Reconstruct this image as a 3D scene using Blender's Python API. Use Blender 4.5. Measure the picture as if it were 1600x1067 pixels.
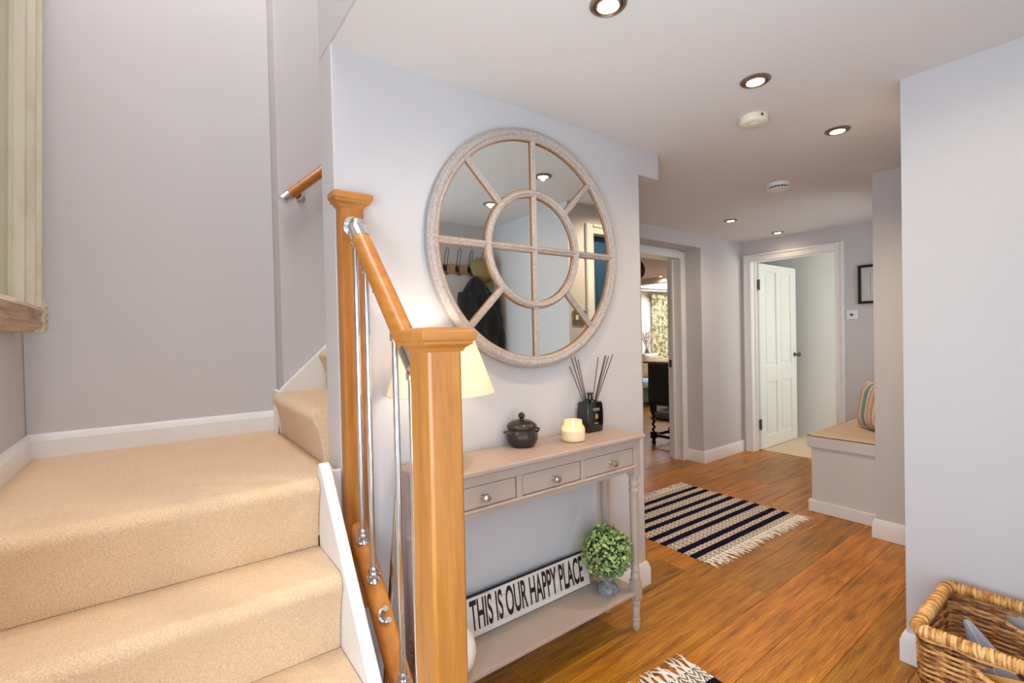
import bpy, bmesh, math, random
from mathutils import Vector, Matrix, noise as mnoise
sc = bpy.context.scene
for o in list(bpy.data.objects): bpy.data.objects.remove(o)
R = math.radians
# ---------------------------------------------------------------- camera
CAMZ = 1.33
yaw, pitch, roll = R(53.1676), R(-0.7078), R(-1.2439)
cd = bpy.data.cameras.new('camera'); cam = bpy.data.objects.new('camera', cd); sc.collection.objects.link(cam)
fw = Vector((math.cos(yaw)*math.cos(pitch), math.sin(yaw)*math.cos(pitch), math.sin(pitch)))
r0 = Vector((math.sin(yaw), -math.cos(yaw), 0)); u0 = r0.cross(fw)
rt = r0*math.cos(roll)+u0*math.sin(roll); up = -r0*math.sin(roll)+u0*math.cos(roll)
cam.matrix_world = Matrix(((rt.x, up.x, -fw.x, 0), (rt.y, up.y, -fw.y, 0), (rt.z, up.z, -fw.z, CAMZ), (0, 0, 0, 1)))
cd.sensor_fit = 'HORIZONTAL'; cd.sensor_width = 36; cd.lens = 741.58/1600*36; cd.clip_start = 0.02
sc.camera = cam
# ---------------------------------------------------------------- world, large lights, exposure
w = bpy.data.worlds.new('sky'); sc.world = w; w.use_nodes = True
w.node_tree.nodes['Background'].inputs[0].default_value = (0.74, 0.86, 1.0, 1)
w.node_tree.nodes['Background'].inputs[1].default_value = 1.6
sc.view_settings.view_transform = 'Standard'; sc.view_settings.look = 'None'
sc.view_settings.exposure = 0.16; sc.view_settings.gamma = 1.0; sc.view_settings.use_curve_mapping = False
sc.cycles.max_bounces = 9; sc.cycles.diffuse_bounces = 6; sc.cycles.glossy_bounces = 5
sc.cycles.transmission_bounces = 6; sc.cycles.transparent_max_bounces = 8
sc.cycles.sample_clamp_indirect = 6.0
def area(name, loc, direction, sx, sy, energy, col):
    d = bpy.data.lights.new(name, 'AREA'); d.shape = 'RECTANGLE'; d.size = sx; d.size_y = sy; d.energy = energy; d.color = col
    o = bpy.data.objects.new(name, d); sc.collection.objects.link(o); o.location = loc
    o.rotation_euler = Vector(direction).to_track_quat('-Z', 'Y').to_euler(); return o
# daylight standing outside the openings built below, some of them added for their light
area('daylight_front_door', (-0.62, 0.11, 1.16), (1, 0, 0.0), 1.9, 0.95, 82, (0.62, 0.82, 1.0))
area('fill_side_light', (0.78, -0.62, 1.15), (0, 1, 0), 0.95, 1.8, 9, (0.76, 0.88, 1.0))  # added frontal light for the console wall, through an unseen opening
area('daylight_roof_window', (0.0, 1.5, 5.0), (0, 0, -1), 0.7, 1.5, 80, (0.97, 0.97, 1.0))
area('daylight_living_room', (8.95, 5.65, 2.75), (0, 0, -1), 2.3, 2.3, 120, (0.93, 0.97, 1.0))
area('daylight_far_room', (5.95, 0.55, 1.55), (0, 1, 0), 0.7, 1.0, 20, (0.97, 1.0, 0.97))
area('fill_bench_window', (4.5, 0.50, 1.52), (0, 1, 0), 0.86, 0.95, 6, (0.86, 0.93, 1.0))  # added light that brightens the corridor from behind the nib
COOL = (0.82, 0.91, 1.0); WARM = (1.0, 0.76, 0.50)
SPOT_W = 11.0
# ---------------------------------------------------------------- helpers
C = sc.collection; BASE = {}
def L(*c):
    out = []
    for v in c:
        v /= 255.0; out.append(v/12.92 if v <= .04045 else ((v+.055)/1.055)**2.4)
    return tuple(out)+(1,)
class NT:
    def __init__(s, m):
        m.use_nodes = True; s.t = m.node_tree; s.b = s.t.nodes['Principled BSDF']; s.out = s.t.nodes['Material Output']
    def n(s, ty, **kw):
        x = s.t.nodes.new(ty)
        for k, v in kw.items():
            if k in x.inputs: x.inputs[k].default_value = v
            else: setattr(x, k, v)
        return x
    def l(s, a, b): s.t.links.new(a, b)
    def ramp(s, fac, stops):
        x = s.t.nodes.new('ShaderNodeValToRGB'); e = x.color_ramp.elements
        while len(e) < len(stops): e.new(0.5)
        for q, (p, c) in zip(e, stops): q.position = p; q.color = c
        s.l(fac, x.inputs[0]); return x.outputs[0]
    def math(s, op, a, b=None, c=None):
        x = s.t.nodes.new('ShaderNodeMath'); x.operation = op
        for i, v in enumerate((a, b, c)):
            if v is None: continue
            if isinstance(v, (int, float)): x.inputs[i].default_value = v
            else: s.l(v, x.inputs[i])
        return x.outputs[0]
    def mix(s, fac, a, b, mode='MIX'):
        x = s.t.nodes.new('ShaderNodeMix'); x.data_type = 'RGBA'; x.blend_type = mode
        for i, v in ((0, fac), (6, a), (7, b)):
            if isinstance(v, (int, float, tuple)): x.inputs[i].default_value = v
            else: s.l(v, x.inputs[i])
        return x.outputs[2]
    def coords(s, scale=(1, 1, 1), kind='Object', rot=(0, 0, 0), rnd=False):
        tc = s.n('ShaderNodeTexCoord'); mp = s.n('ShaderNodeMapping'); mp.inputs['Scale'].default_value = scale; mp.inputs['Rotation'].default_value = rot
        s.l(tc.outputs[kind], mp.inputs[0])
        if rnd:
            oi = s.n('ShaderNodeObjectInfo'); cb = s.n('ShaderNodeCombineXYZ')
            for i, k in enumerate((37.0, 91.0, 53.0)): s.l(s.math('MULTIPLY', oi.outputs['Random'], k), cb.inputs[i])
            s.l(cb.outputs[0], mp.inputs['Location'])
        return mp.outputs[0]
    def noise(s, vec, scale, detail=3, rough=.5):
        x = s.n('ShaderNodeTexNoise', Scale=scale, Detail=detail, Roughness=rough); s.l(vec, x.inputs['Vector']); return x.outputs['Fac']
    def bump(s, h, strength, dist=.01):
        x = s.n('ShaderNodeBump', Strength=strength, Distance=dist); s.l(h, x.inputs['Height']); s.l(x.outputs[0], s.b.inputs['Normal'])
def pm(name, col, rough=.5, metal=0., var=0., vscale=4., bump=0., bscale=200., bdist=.002, coat=0., spec=None, emit=None, estr=0., sheen=0., rough_var=0.):
    """Principled material with optional procedural colour variation and fine relief."""
    m = bpy.data.materials.new(name); t = NT(m); b = t.b
    b.inputs['Base Color'].default_value = col; b.inputs['Roughness'].default_value = rough; b.inputs['Metallic'].default_value = metal
    if spec is not None: b.inputs['Specular IOR Level'].default_value = spec
    if coat: b.inputs['Coat Weight'].default_value = coat; b.inputs['Coat Roughness'].default_value = .12
    if sheen: b.inputs['Sheen Weight'].default_value = sheen
    if emit: b.inputs['Emission Color'].default_value = emit; b.inputs['Emission Strength'].default_value = estr
    if var or bump or rough_var:
        v = t.coords()
        if var:
            f = t.noise(v, vscale, 4)
            dk = tuple(c*(1-var) for c in col[:3])+(1,); lt = tuple(min(1, c*(1+var)) for c in col[:3])+(1,)
            t.l(t.ramp(f, [(.3, dk), (.7, lt)]), b.inputs['Base Color'])
        if rough_var:
            f = t.noise(v, vscale*2, 3); x = t.n('ShaderNodeMapRange'); x.inputs[3].default_value = max(0, rough-rough_var); x.inputs[4].default_value = rough+rough_var
            t.l(f, x.inputs[0]); t.l(x.outputs[0], b.inputs['Roughness'])
        if bump: t.bump(t.noise(v, bscale, 2), bump, bdist)
    return m
class B:
    def __init__(s): s.v = []; s.f = []
    def add(s, vs, fs):
        k = len(s.v); s.v += [Vector(v) for v in vs]; s.f += [tuple(i+k for i in f) for f in fs]; return s
    def box(s, x0, x1, y0, y1, z0, z1):
        return s.add([(x0,y0,z0),(x1,y0,z0),(x1,y1,z0),(x0,y1,z0),(x0,y0,z1),(x1,y0,z1),(x1,y1,z1),(x0,y1,z1)],
                     [(0,3,2,1),(4,5,6,7),(0,1,5,4),(1,2,6,5),(2,3,7,6),(3,0,4,7)])
    def prism(s, poly, axis, a0, a1):
        n = len(poly); vs = []
        for a in (a0, a1):
            for p, q in poly: vs.append({'x': (a, p, q), 'y': (p, a, q), 'z': (p, q, a)}[axis])
        return s.add(vs, [tuple(range(n)), tuple(range(2*n-1, n-1, -1))]+[(i, (i+1) % n, n+(i+1) % n, n+i) for i in range(n)])
    def tube(s, pts, r, n=10, cap=True, closed=False, flat=None):
        pts = [Vector(p) for p in pts]; m = len(pts); rs = r if isinstance(r, (list, tuple)) else [r]*m
        vs = []; up_ = None
        for i, p in enumerate(pts):
            if closed: t = pts[(i+1) % m]-pts[i-1]
            else: t = pts[min(i+1, m-1)]-pts[max(i-1, 0)]
            if t.length < 1e-9: t = Vector((0, 0, 1))
            t.normalize()
            if up_ is None: up_ = t.orthogonal() if flat is None else Vector(flat)
            up_ = up_-t*up_.dot(t)
            if up_.length < 1e-6: up_ = t.orthogonal()
            up_.normalize(); sd = t.cross(up_)
            for k in range(n):
                a = 2*math.pi*k/n; vs.append(p+(up_*math.cos(a)+sd*math.sin(a))*rs[i])
        fs = []
        for i in range(m if closed else m-1):
            j = (i+1) % m
            for k in range(n): fs.append((i*n+k, i*n+(k+1) % n, j*n+(k+1) % n, j*n+k))
        if cap and not closed: fs += [tuple(range(n-1, -1, -1)), tuple((m-1)*n+k for k in range(n))]
        return s.add(vs, fs)
    def lathe(s, prof, c=(0, 0, 0), n=28, a0=0, a1=2*math.pi, axis='z'):
        vs = []; fs = []; full = abs(a1-a0-2*math.pi) < 1e-6; cols = n if full else n+1
        for r, z in prof:
            for k in range(cols):
                a = a0+(a1-a0)*k/n
                p = (r*math.cos(a), r*math.sin(a), z)
                if axis == 'y': p = (p[0], p[2], p[1])
                if axis == 'x': p = (p[2], p[0], p[1])
                vs.append((c[0]+p[0], c[1]+p[1], c[2]+p[2]))
        for i in range(len(prof)-1):
            for k in range(n):
                k2 = (k+1) % cols if full else k+1
                fs.append((i*cols+k, i*cols+k2, (i+1)*cols+k2, (i+1)*cols+k))
        if full:
            if prof[0][0] > 1e-5: fs.append(tuple(range(cols-1, -1, -1)))
            if prof[-1][0] > 1e-5: fs.append(tuple((len(prof)-1)*cols+k for k in range(cols)))
        return s.add(vs, fs)
    def grid(s, fn, nu, nv, wrap=False):
        vs = [fn(i/nu, j/nv) for i in range(nu+1) for j in range(nv+1)]
        return s.add(vs, [(i*(nv+1)+j, (i+1)*(nv+1)+j, (i+1)*(nv+1)+j+1, i*(nv+1)+j+1) for i in range(nu) for j in range(nv)])
    def xf(s, M):
        s.v = [M @ v for v in s.v]; return s
    def mesh(s, name, mat, base, smooth):
        me = bpy.data.meshes.new(name); me.from_pydata([v-base for v in s.v], [], s.f)
        bm = bmesh.new(); bm.from_mesh(me); bmesh.ops.remove_doubles(bm, verts=bm.verts, dist=1e-6)
        bmesh.ops.recalc_face_normals(bm, faces=bm.faces); bm.to_mesh(me); bm.free()
        if smooth is not None:
            for p in me.polygons: p.use_smooth = True
            me.set_sharp_from_angle(angle=R(smooth))
        if mat: me.materials.append(mat)
        return me
    def build(s, name, mat, parent=None, base=None, smooth=35, bevel=0, seg=2, solid=0):
        if base is None:
            if parent is not None: base = BASE[parent.name]
            else:
                xs = [v.x for v in s.v]; ys = [v.y for v in s.v]; zs = [v.z for v in s.v]
                base = Vector(((min(xs)+max(xs))/2, (min(ys)+max(ys))/2, min(zs)))
        base = Vector(base)
        o = bpy.data.objects.new(name, s.mesh(name, mat, base, smooth)); C.objects.link(o)
        if parent is not None: o.parent = parent
        else: o.location = base
        BASE[o.name] = base
        if solid:
            md = o.modifiers.new('solid', 'SOLIDIFY'); md.thickness = solid; md.offset = 0
        if bevel:
            md = o.modifiers.new('bevel', 'BEVEL'); md.width = bevel; md.segments = seg; md.limit_method = 'ANGLE'; md.angle_limit = R(40); md.harden_normals = False
        return o
def tag(o, label, cat=None, group=None, kind=None):
    o['label'] = label
    if cat: o['category'] = cat
    if group: o['group'] = group
    if kind: o['kind'] = kind
    return o
def thing(name, loc, label, cat, group=None, kind=None):
    o = bpy.data.objects.new(name, None); C.objects.link(o); o.location = loc; o.empty_display_size = .05
    BASE[o.name] = Vector(loc); return tag(o, label, cat, group, kind)
def struct(name, b, mat, label, cat, bevel=0, smooth=30, parent=None):
    o = b.build(name, mat, parent, bevel=bevel, smooth=smooth)
    if parent is None: tag(o, label, cat, kind='structure')
    return o
def box(*a): return B().box(*a)
def copy_tree(o, parent=None):
    c = o.copy(); C.objects.link(c); c.parent = parent; BASE[c.name] = BASE.get(o.name, Vector())
    for ch in list(o.children): copy_tree(ch, c)
    return c
def bez(p0, p1, p2, n):
    p0, p1, p2 = Vector(p0), Vector(p1), Vector(p2)
    return [p0*(1-t)**2+p1*2*t*(1-t)+p2*t*t for t in [i/n for i in range(n+1)]]
# ---------------------------------------------------------------- materials
M_wall = pm('warm_grey_wall_paint', L(205, 200, 199), .75, var=.012, vscale=1.5, bump=.06, bscale=350, bdist=.001)
M_ceil = pm('white_ceiling_paint', L(226, 222, 219), .8, bump=.05, bscale=300, bdist=.001)
M_white = pm('white_satin_woodwork', L(236, 233, 230), .35, var=.01, bump=.02, bscale=60)
M_bench = pm('pale_grey_satin_paint', L(214, 208, 204), .45, bump=.02, bscale=80)
M_chrome = pm('polished_chrome', L(225, 228, 232), .07, 1.0)
M_nickel = pm('brushed_nickel', L(214, 206, 198), .2, 1.0)
M_pewter = pm('dark_pewter_metal', L(110, 100, 90), .35, 1.0)
M_black = pm('black_painted_iron', L(16, 15, 16), .4)
M_plastic = pm('white_plastic', L(235, 233, 226), .4)
M_plastic_old = pm('ivory_plastic', L(236, 228, 200), .4)
def wood(name, c1, c2, c3, axis='z', rough=.3, coat=.25, scale=1.0, rnd=True, knots=0., objvar=0.):
    m = bpy.data.materials.new(name); t = NT(m)
    st = {'x': (1.2, 14, 14), 'y': (14, 1.2, 14), 'z': (14, 14, 1.2)}[axis]
    st = tuple(a*scale for a in st)
    v = t.coords(st, rnd=rnd)
    f1 = t.noise(v, 1.0, 6, .6); f2 = t.noise(v, 5.0, 4, .6)
    f = t.math('ADD', t.math('MULTIPLY', f1, .7), t.math('MULTIPLY', f2, .3))
    col = t.ramp(f, [(.33, c3), (.5, c1), (.66, c2)])
    if knots:
        kv = t.coords((1.1, 4.2, 4), rnd=rnd)
        vo = t.n('ShaderNodeTexVoronoi', Scale=1.6); t.l(kv, vo.inputs['Vector'])
        k = t.ramp(vo.outputs['Distance'], [(0.0, (1, 1, 1, 1)), (.06, (.7, .7, .7, 1)), (.16, (0, 0, 0, 1))])
        col = t.mix(t.math('MULTIPLY', k, knots), col, (.05, .022, .008, 1))
        wv = t.n('ShaderNodeTexWave', Scale=2.6, Distortion=9.0, Detail=3.0); wv.inputs['Detail Scale'].default_value = 1.2
        t.l(t.coords((1.0, 12, 12), rnd=rnd), wv.inputs['Vector']); wv.bands_direction = 'Y'
        col = t.mix(t.math('MULTIPLY', t.math('POWER', wv.outputs['Fac'], 3.0), .5), col, c3)
    if objvar:
        oi = t.n('ShaderNodeObjectInfo'); hs = t.n('ShaderNodeHueSaturation')
        t.l(t.math('ADD', t.math('MULTIPLY', oi.outputs['Random'], objvar), 1-objvar*.55), hs.inputs['Value'])
        t.l(t.math('ADD', t.math('MULTIPLY', oi.outputs['Random'], -.012), .513), hs.inputs['Hue']); t.l(col, hs.inputs['Color']); col = hs.outputs[0]
    t.l(col, t.b.inputs['Base Color'])
    x = t.n('ShaderNodeMapRange'); x.inputs[3].default_value = rough-.07; x.inputs[4].default_value = rough+.09; t.l(f2, x.inputs[0]); t.l(x.outputs[0], t.b.inputs['Roughness'])
    if coat: t.b.inputs['Coat Weight'].default_value = coat; t.b.inputs['Coat Roughness'].default_value = .15
    t.b.inputs['Specular IOR Level'].default_value = .4; t.bump(f, .12, .002); return m
M_floor = wood('brushed_oak_floor', L(186, 112, 30), L(214, 140, 48), L(118, 64, 18), 'x', .32, 0, 2.4, True, .9, .42)
M_oak = wood('lacquered_pale_oak', L(178, 112, 44), L(190, 126, 54), L(158, 94, 32), 'z', .38, .15, 2.2, False)
M_oakrail = wood('lacquered_oak_rail', L(186, 116, 42), L(200, 132, 54), L(164, 96, 30), 'y', .42, .12, 2.2, False)
M_oakx = wood('lacquered_oak_upper_rail', L(178, 112, 44), L(190, 126, 54), L(158, 94, 32), 'x', .38, .15, 2.2, False)
def carpet_mat(name, c):
    m = bpy.data.materials.new(name); t = NT(m); v = t.coords()
    f = t.noise(v, 260, 2); g = t.noise(v, 5, 3)
    d = tuple(x*.80 for x in c[:3])+(1,); d2 = tuple(min(1, x*1.06) for x in c[:3])+(1,)
    col = t.ramp(f, [(.3, d), (.62, d2)]); dirty = tuple(x*y for x, y in zip(c[:3], (.88, .83, .76)))+(1,)
    col = t.mix(t.ramp(g, [(.42, (0, 0, 0, 1)), (.72, (.45, .45, .45, 1))]), col, dirty)
    t.l(col, t.b.inputs['Base Color']); t.b.inputs['Roughness'].default_value = .95; t.b.inputs['Sheen Weight'].default_value = .25
    t.b.inputs['Specular IOR Level'].default_value = .1
    t.bump(f, .7, .006); return m
M_carpet = carpet_mat('beige_pile_carpet', L(233, 200, 160))
M_carpet2 = carpet_mat('cream_far_room_carpet', L(226, 204, 174))
M_taupe = pm('taupe_chalk_paint', L(178, 158, 144), .5, var=.03, vscale=9, bump=.03, bscale=90)
M_glassm = pm('silvered_mirror_glass', L(225, 230, 228), .015, 1.0)
m = bpy.data.materials.new('thin_window_glass'); t = NT(m); t.t.nodes.remove(t.b)
tr = t.n('ShaderNodeBsdfTransparent'); gl = t.n('ShaderNodeBsdfGlossy'); gl.inputs['Roughness'].default_value = .02; mx = t.n('ShaderNodeMixShader'); mx.inputs[0].default_value = .06
t.l(tr.outputs[0], mx.inputs[1]); t.l(gl.outputs[0], mx.inputs[2]); t.l(mx.outputs[0], t.out.inputs[0]); M_pane = m
def washed(name, c1, c2, c3, axisnoise=(60, 60, 6)):
    m = bpy.data.materials.new(name); t = NT(m); f = t.noise(t.coords(axisnoise), 1.0, 5, .65)
    t.l(t.ramp(f, [(.34, c3), (.48, c1), (.64, c2)]), t.b.inputs['Base Color']); t.b.inputs['Roughness'].default_value = .6; t.bump(f, .25, .002); return m
M_wash = washed('grey_washed_wood', L(178, 165, 157), L(190, 180, 173), L(166, 150, 140), (90, 90, 90))
M_cream = washed('distressed_cream_gilt', L(212, 202, 176), L(218, 209, 186), L(202, 188, 158), (12, 12, 3))
M_gilt = washed('brown_rubbed_moulding', L(190, 168, 138), L(206, 190, 164), L(162, 130, 94), (30, 4, 30))
# ================================================================ STRUCTURE
CE = 2.30; WY = 1.595; WX = 0.479; TOP = 4.8
# floor of single oak planks running along x, resting on a sub floor
floor = struct('floor', box(-.6, 11.1, -.6, 7.3, -.06, -.016), pm('dark_joint', L(84, 50, 22), .9), 'oak plank floor running through the hall into the sitting room', 'floor')
rng = random.Random(7); plank_mesh = {}
def plank(x0, x1, y0):
    ln = round(x1-x0, 3)
    if ln not in plank_mesh:
        g = .0005; e = .0016
        b = B().add([(g,g,-.016),(ln-g,g,-.016),(ln-g,.2-g,-.016),(g,.2-g,-.016),(g,g,-e),(ln-g,g,-e),(ln-g,.2-g,-e),(g,.2-g,-e),
                     (g+e,g+e,0),(ln-g-e,g+e,0),(ln-g-e,.2-g-e,0),(g+e,.2-g-e,0)],
                    [(0,3,2,1),(0,1,5,4),(1,2,6,5),(2,3,7,6),(3,0,4,7),(4,5,9,8),(5,6,10,9),(6,7,11,10),(7,4,8,11),(8,9,10,11)])
        plank_mesh[ln] = b.mesh('plank', M_floor, Vector((0, 0, 0)), None)
    o = bpy.data.objects.new('plank', plank_mesh[ln]); C.objects.link(o); o.parent = floor
    o.location = Vector((x0, y0, 0))-floor.location
def row(y0, xa, xb, cuts):
    xs = [xa]+[c for c in cuts if xa+.05 < c < xb-.05]+[xb]
    for a, b in zip(xs, xs[1:]): plank(a, b, y0)
known = {4: [.95, 2.86, 4.62], 5: [2.44, 4.1], 6: [1.1, 2.95, 4.3], 7: [.7, 2.33, 3.7], 8: [3.2, 4.75], 9: [2.6, 4.2], 10: [3.1, 4.6], 11: [2.5, 4.0], 3: [1.45, 3.3], 2: [1.85, 3.0], 1: [.6, 2.2, 3.5], 0: [1.2, 2.9]}
for i in range(-3, 16):
    y0 = .138+.2*i
    xa = -.42 if i < 9 else 2.0
    xb = 2.45 if i < 2 else 5.36
    row(y0, xa, xb, known.get(i, [xa+.9+rng.random(), xa+2.7+rng.random()*.6]))
for i in range(16, 35):
    y0 = .138+.2*i
    s0 = 3.2+rng.random()*1.4; row(y0, 3.0, 11.0, [s0, s0+1.9, s0+3.8, s0+5.7])
struct('floor.001', box(5.352, 6.5, .6, 3.4, -.015, .006), M_carpet2, 'cream carpet beyond the white panelled door', 'carpet', bevel=.004)
# ceilings
struct('ceiling', B().box(WX+.004, 2.05, -.55, 1.60, CE, CE+.2).box(2.05, 5.36, -.55, 3.05, CE, CE+.2), M_ceil, 'flat white hall ceiling with recessed downlights', 'ceiling')
struct('ceiling.001', B().box(-.6, WX, -.55, .30, CE, CE+.2), M_ceil, 'white ceiling strip at the foot of the stairs behind the viewer', 'ceiling')
b = B().box(3.0, 7.1, 3.03, 7.3, CE, CE+.2)
struct('ceiling.002', b, M_ceil, 'white ceiling of the sitting room through the open doorway', 'ceiling')
struct('trim_4', box(7.1, 7.25, 3.03, 7.3, 2.205, CE+.2), M_ceil, 'painted beam across the sitting room ceiling', 'beam', bevel=.004)
b = B().box(7.25, 11, 3.03, 4.4, CE, CE+.2).box(7.25, 11, 6.9, 7.3, CE, CE+.2).box(7.25, 7.7, 4.4, 6.9, CE, CE+.2).box(10.2, 11, 4.4, 6.9, CE, CE+.2)
struct('ceiling.003', b, M_ceil, 'white ceiling round the bright roof light of the sitting room', 'ceiling')
struct('ceiling.004', box(5.35, 6.5, .6, 3.4, CE, CE+.15), M_ceil, 'pale ceiling inside the room behind the panelled door', 'ceiling')
b = B().box(-.6, -.35, -.55, 2.75, TOP, TOP+.15).box(.35, 3.3, -.55, 2.75, TOP, TOP+.15).box(-.35, .35, -.55, .75, TOP, TOP+.15).box(-.35, .35, 2.25, 2.75, TOP, TOP+.15)
struct('ceiling.005', b, M_ceil, 'high ceiling over the stairwell round a roof window', 'ceiling')
# walls
def wall(name, b, label, mat=None, bevel=.004): return struct(name, b, mat or M_wall, label, 'wall', bevel=bevel)
WT = CE+.03
wall('wall_console', B().prism([(WX, 0), (2.05, 0), (2.05, 2.162), (2.222, 2.162), (2.222, CE+.003), (WX, CE+.003)], 'y', WY, 1.735), 'pale grey wall that carries the round mirror above the console')
wall('wall_stair_upper', B().box(WX, 2.045, WY, 1.735, CE+.003, TOP).box(WX, .60, .30, WY, CE+.003, TOP), 'grey stairwell wall rising above the hall ceiling line')
wall('wall_stair_front', box(-.6, .60, .15, .30, CE+.2, TOP), 'upper stairwell wall above the viewer')
wall('wall_left', B().box(-.56, -.415, .63, 2.75, 0, TOP).box(-.56, -.415, -.55, -.41, 0, TOP).box(-.56, -.415, -.41, .63, 2.12, TOP), 'grey wall on the left of the stairs behind the cream framed mirror')
wall('wall_back', box(-.415, .48, 2.605, 2.75, 0, TOP), 'taupe grey wall behind the carpeted half landing')
wall('wall_upper_flight', box(.48, 2.045, 2.47, 2.67, 0, TOP), 'taupe wall beside the upper stairs carrying the short wooden handrail')
wall('wall_upper_end', box(2.046, 2.2, WY+.01, 2.67, CE+.25, TOP), 'end wall at the top of the upper stairs')
wall('wall_under_stairs', box(1.93, 2.05, 1.735, 2.68, 0, WT), 'wall closing off the space under the stairs')
wall('trim_1', box(2.05, 2.222, 1.735, 2.68, 2.162, CE+.05), 'boxed beam dropping from the ceiling at the end of the mirror wall', None, 0)
b = B().box(2.05, 3.45, 2.68, 3.03, 0, WT).box(4.40, 5.35, 2.68, 3.03, 0, WT).box(3.45, 4.40, 2.68, 3.03, 2.172, WT)
b.box(3.45, 3.47, 2.88, 3.03, 0, 2.172).box(4.38, 4.40, 2.88, 3.03, 0, 2.172)
wall('wall_sitting_room', b, 'grey corridor wall with the deep recess of the sitting room doorway', None, 0)
b = B().box(5.2, 5.35, 2.60, 2.68, 0, WT).box(5.2, 5.35, .475, 1.75, 0, WT).box(5.2, 5.35, 1.75, 2.60, 2.10, WT)
wall('wall_far', b, 'grey end wall holding the white panelled door and the black frame', None, 0)
wall('wall_alcove', B().box(3.63, 4.02, .475, 1.03, 0, WT).box(4.98, 5.2, .475, 1.03, 0, WT).box(4.02, 4.98, .475, 1.03, 0, 1.0).box(4.02, 4.98, .475, 1.03, 2.05, WT), 'grey wall nib beside the bench seat', None, 0)
b = B().box(2.363, 2.48, -.43, .575, 0, WT).box(2.48, 2.59, .475, .575, 0, WT).box(3.39, 3.63, .475, .575, 0, WT).box(2.59, 3.39, .475, .575, 2.09, WT)
wall('wall_right', b, 'large pale grey wall on the right behind the wicker basket', None, 0)
b = B().box(-.415, .25, -.55, -.43, 0, WT).box(1.3, 2.48, -.55, -.43, 0, WT).box(.25, 1.3, -.55, -.43, 2.1, WT).box(.25, 1.3, -.55, -.43, 0, .2)
wall('wall_front', b, 'grey entrance wall with the coat hooks, seen in the round mirror')
wall('wall_side_room', B().box(2.48, 3.7, -.5, -.43, 0, WT).box(3.63, 3.7, -.43, .475, 0, WT), 'wall of the small room behind the blue door')
# sitting room and far room shells
M_lwall = pm('off_white_sitting_room_paint', L(232, 230, 222), .8, bump=.04, bscale=300)
b = B().box(2.9, 3.0, 3.03, 7.3, 0, CE).box(3.0, 9.75, 7.2, 7.3, 0, CE).box(9.75, 10.8, 7.2, 7.3, 0, .75).box(9.75, 10.8, 7.2, 7.3, 2.1, CE).box(10.8, 11, 7.2, 7.3, 0, CE).box(11, 11.1, 3.38, 7.3, 0, CE).box(5.35, 11, 3.38, 3.44, 0, CE)
wall('wall_sitting_room_far', b, 'off-white sitting room walls round the curtained window', M_lwall)
M_frwall = pm('pale_green_white_paint', L(228, 227, 222), .8, bump=.04, bscale=300)
b = B().box(6.42, 6.5, .6, 3.36, 0, CE).box(5.35, 6.5, 3.28, 3.37, 0, CE).box(5.35, 5.6, .6, .7, 0, CE).box(6.3, 6.42, .6, .7, 0, CE).box(5.6, 6.3, .6, .7, 0, 1.0).box(5.6, 6.3, .6, .7, 2.1, CE)
wall('wall_far_room', b, 'plain white wall seen through the open panelled door', M_frwall)
# baseboards: a moulded section swept along straight runs
def skirt(name, p0, p1, nrm, label, z0=0, h=.118, th=.018, ext=(0, 0)):
    p0 = Vector((p0[0], p0[1], 0)); p1 = Vector((p1[0], p1[1], 0)); d = (p1-p0).normalized(); n = Vector((nrm[0], nrm[1], 0))
    prof = [(0, 0), (th, 0), (th, h*.72), (th*.8, h*.80), (th*.72, h*.88), (th*.45, h*.97), (th*.35, h), (0, h)]
    b = B(); vs = []
    for p, e in ((p0, ext[0]), (p1, ext[1])):
        for q, z in prof: vs.append(p+n*q+d*(e*q/th)+Vector((0, 0, z0+z)))
    k = len(prof)
    b.add(vs, [tuple(range(k)), tuple(range(2*k-1, k-1, -1))]+[(i, (i+1) % k, k+(i+1) % k, k+i) for i in range(k)])
    return struct(name, b, M_white, label, 'baseboard', smooth=25)
e_ = .018
skirt('baseboard_console', (.58, WY), (2.05, WY), (0, -1), 'white skirting board below the mirror wall', ext=(0, e_))
skirt('baseboard_console_end', (2.05, WY), (2.05, 2.68), (1, 0), 'white skirting on the hidden end of the mirror wall', ext=(-e_, -e_))
skirt('baseboard_landing', (-.415, 2.605), (.456, 2.605), (0, -1), 'white skirting board along the back of the landing', z0=.89, h=.095, ext=(e_, 0))
skirt('baseboard_landing_left', (-.415, 1.5), (-.415, 2.605), (1, 0), 'white skirting board on the left wall of the landing', z0=.89, h=.095, ext=(0, -e_))
skirt('baseboard_corridor', (4.40, 2.68), (5.2, 2.68), (0, -1), 'white skirting between the sitting room doorway and the panelled door', ext=(-e_, -e_))
skirt('baseboard_recess', (4.40, 2.68), (4.40, 2.88), (-1, 0), 'short white skirting inside the sitting room doorway recess', ext=(-e_, 0))
skirt('baseboard_far', (5.2, 1.03), (5.2, 1.72), (-1, 0), 'white skirting under the black framed picture', ext=(0, 0))
skirt('baseboard_alcove', (3.63, 1.03), (3.63, .575), (-1, 0), 'white skirting round the wall nib beside the bench seat', ext=(-e_, -e_))
skirt('baseboard_right', (2.363, .575), (2.363, -.43), (-1, 0), 'white skirting behind the wicker basket', ext=(-e_, -e_))
skirt('baseboard_right_end', (2.363, .575), (2.53, .575), (0, 1), 'white skirting round the corner of the right hand wall', ext=(-e_, 0))
skirt('baseboard_front', (-.41, -.43), (2.363, -.43), (0, 1), 'white skirting below the coat hooks', ext=(0, -e_))
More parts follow.
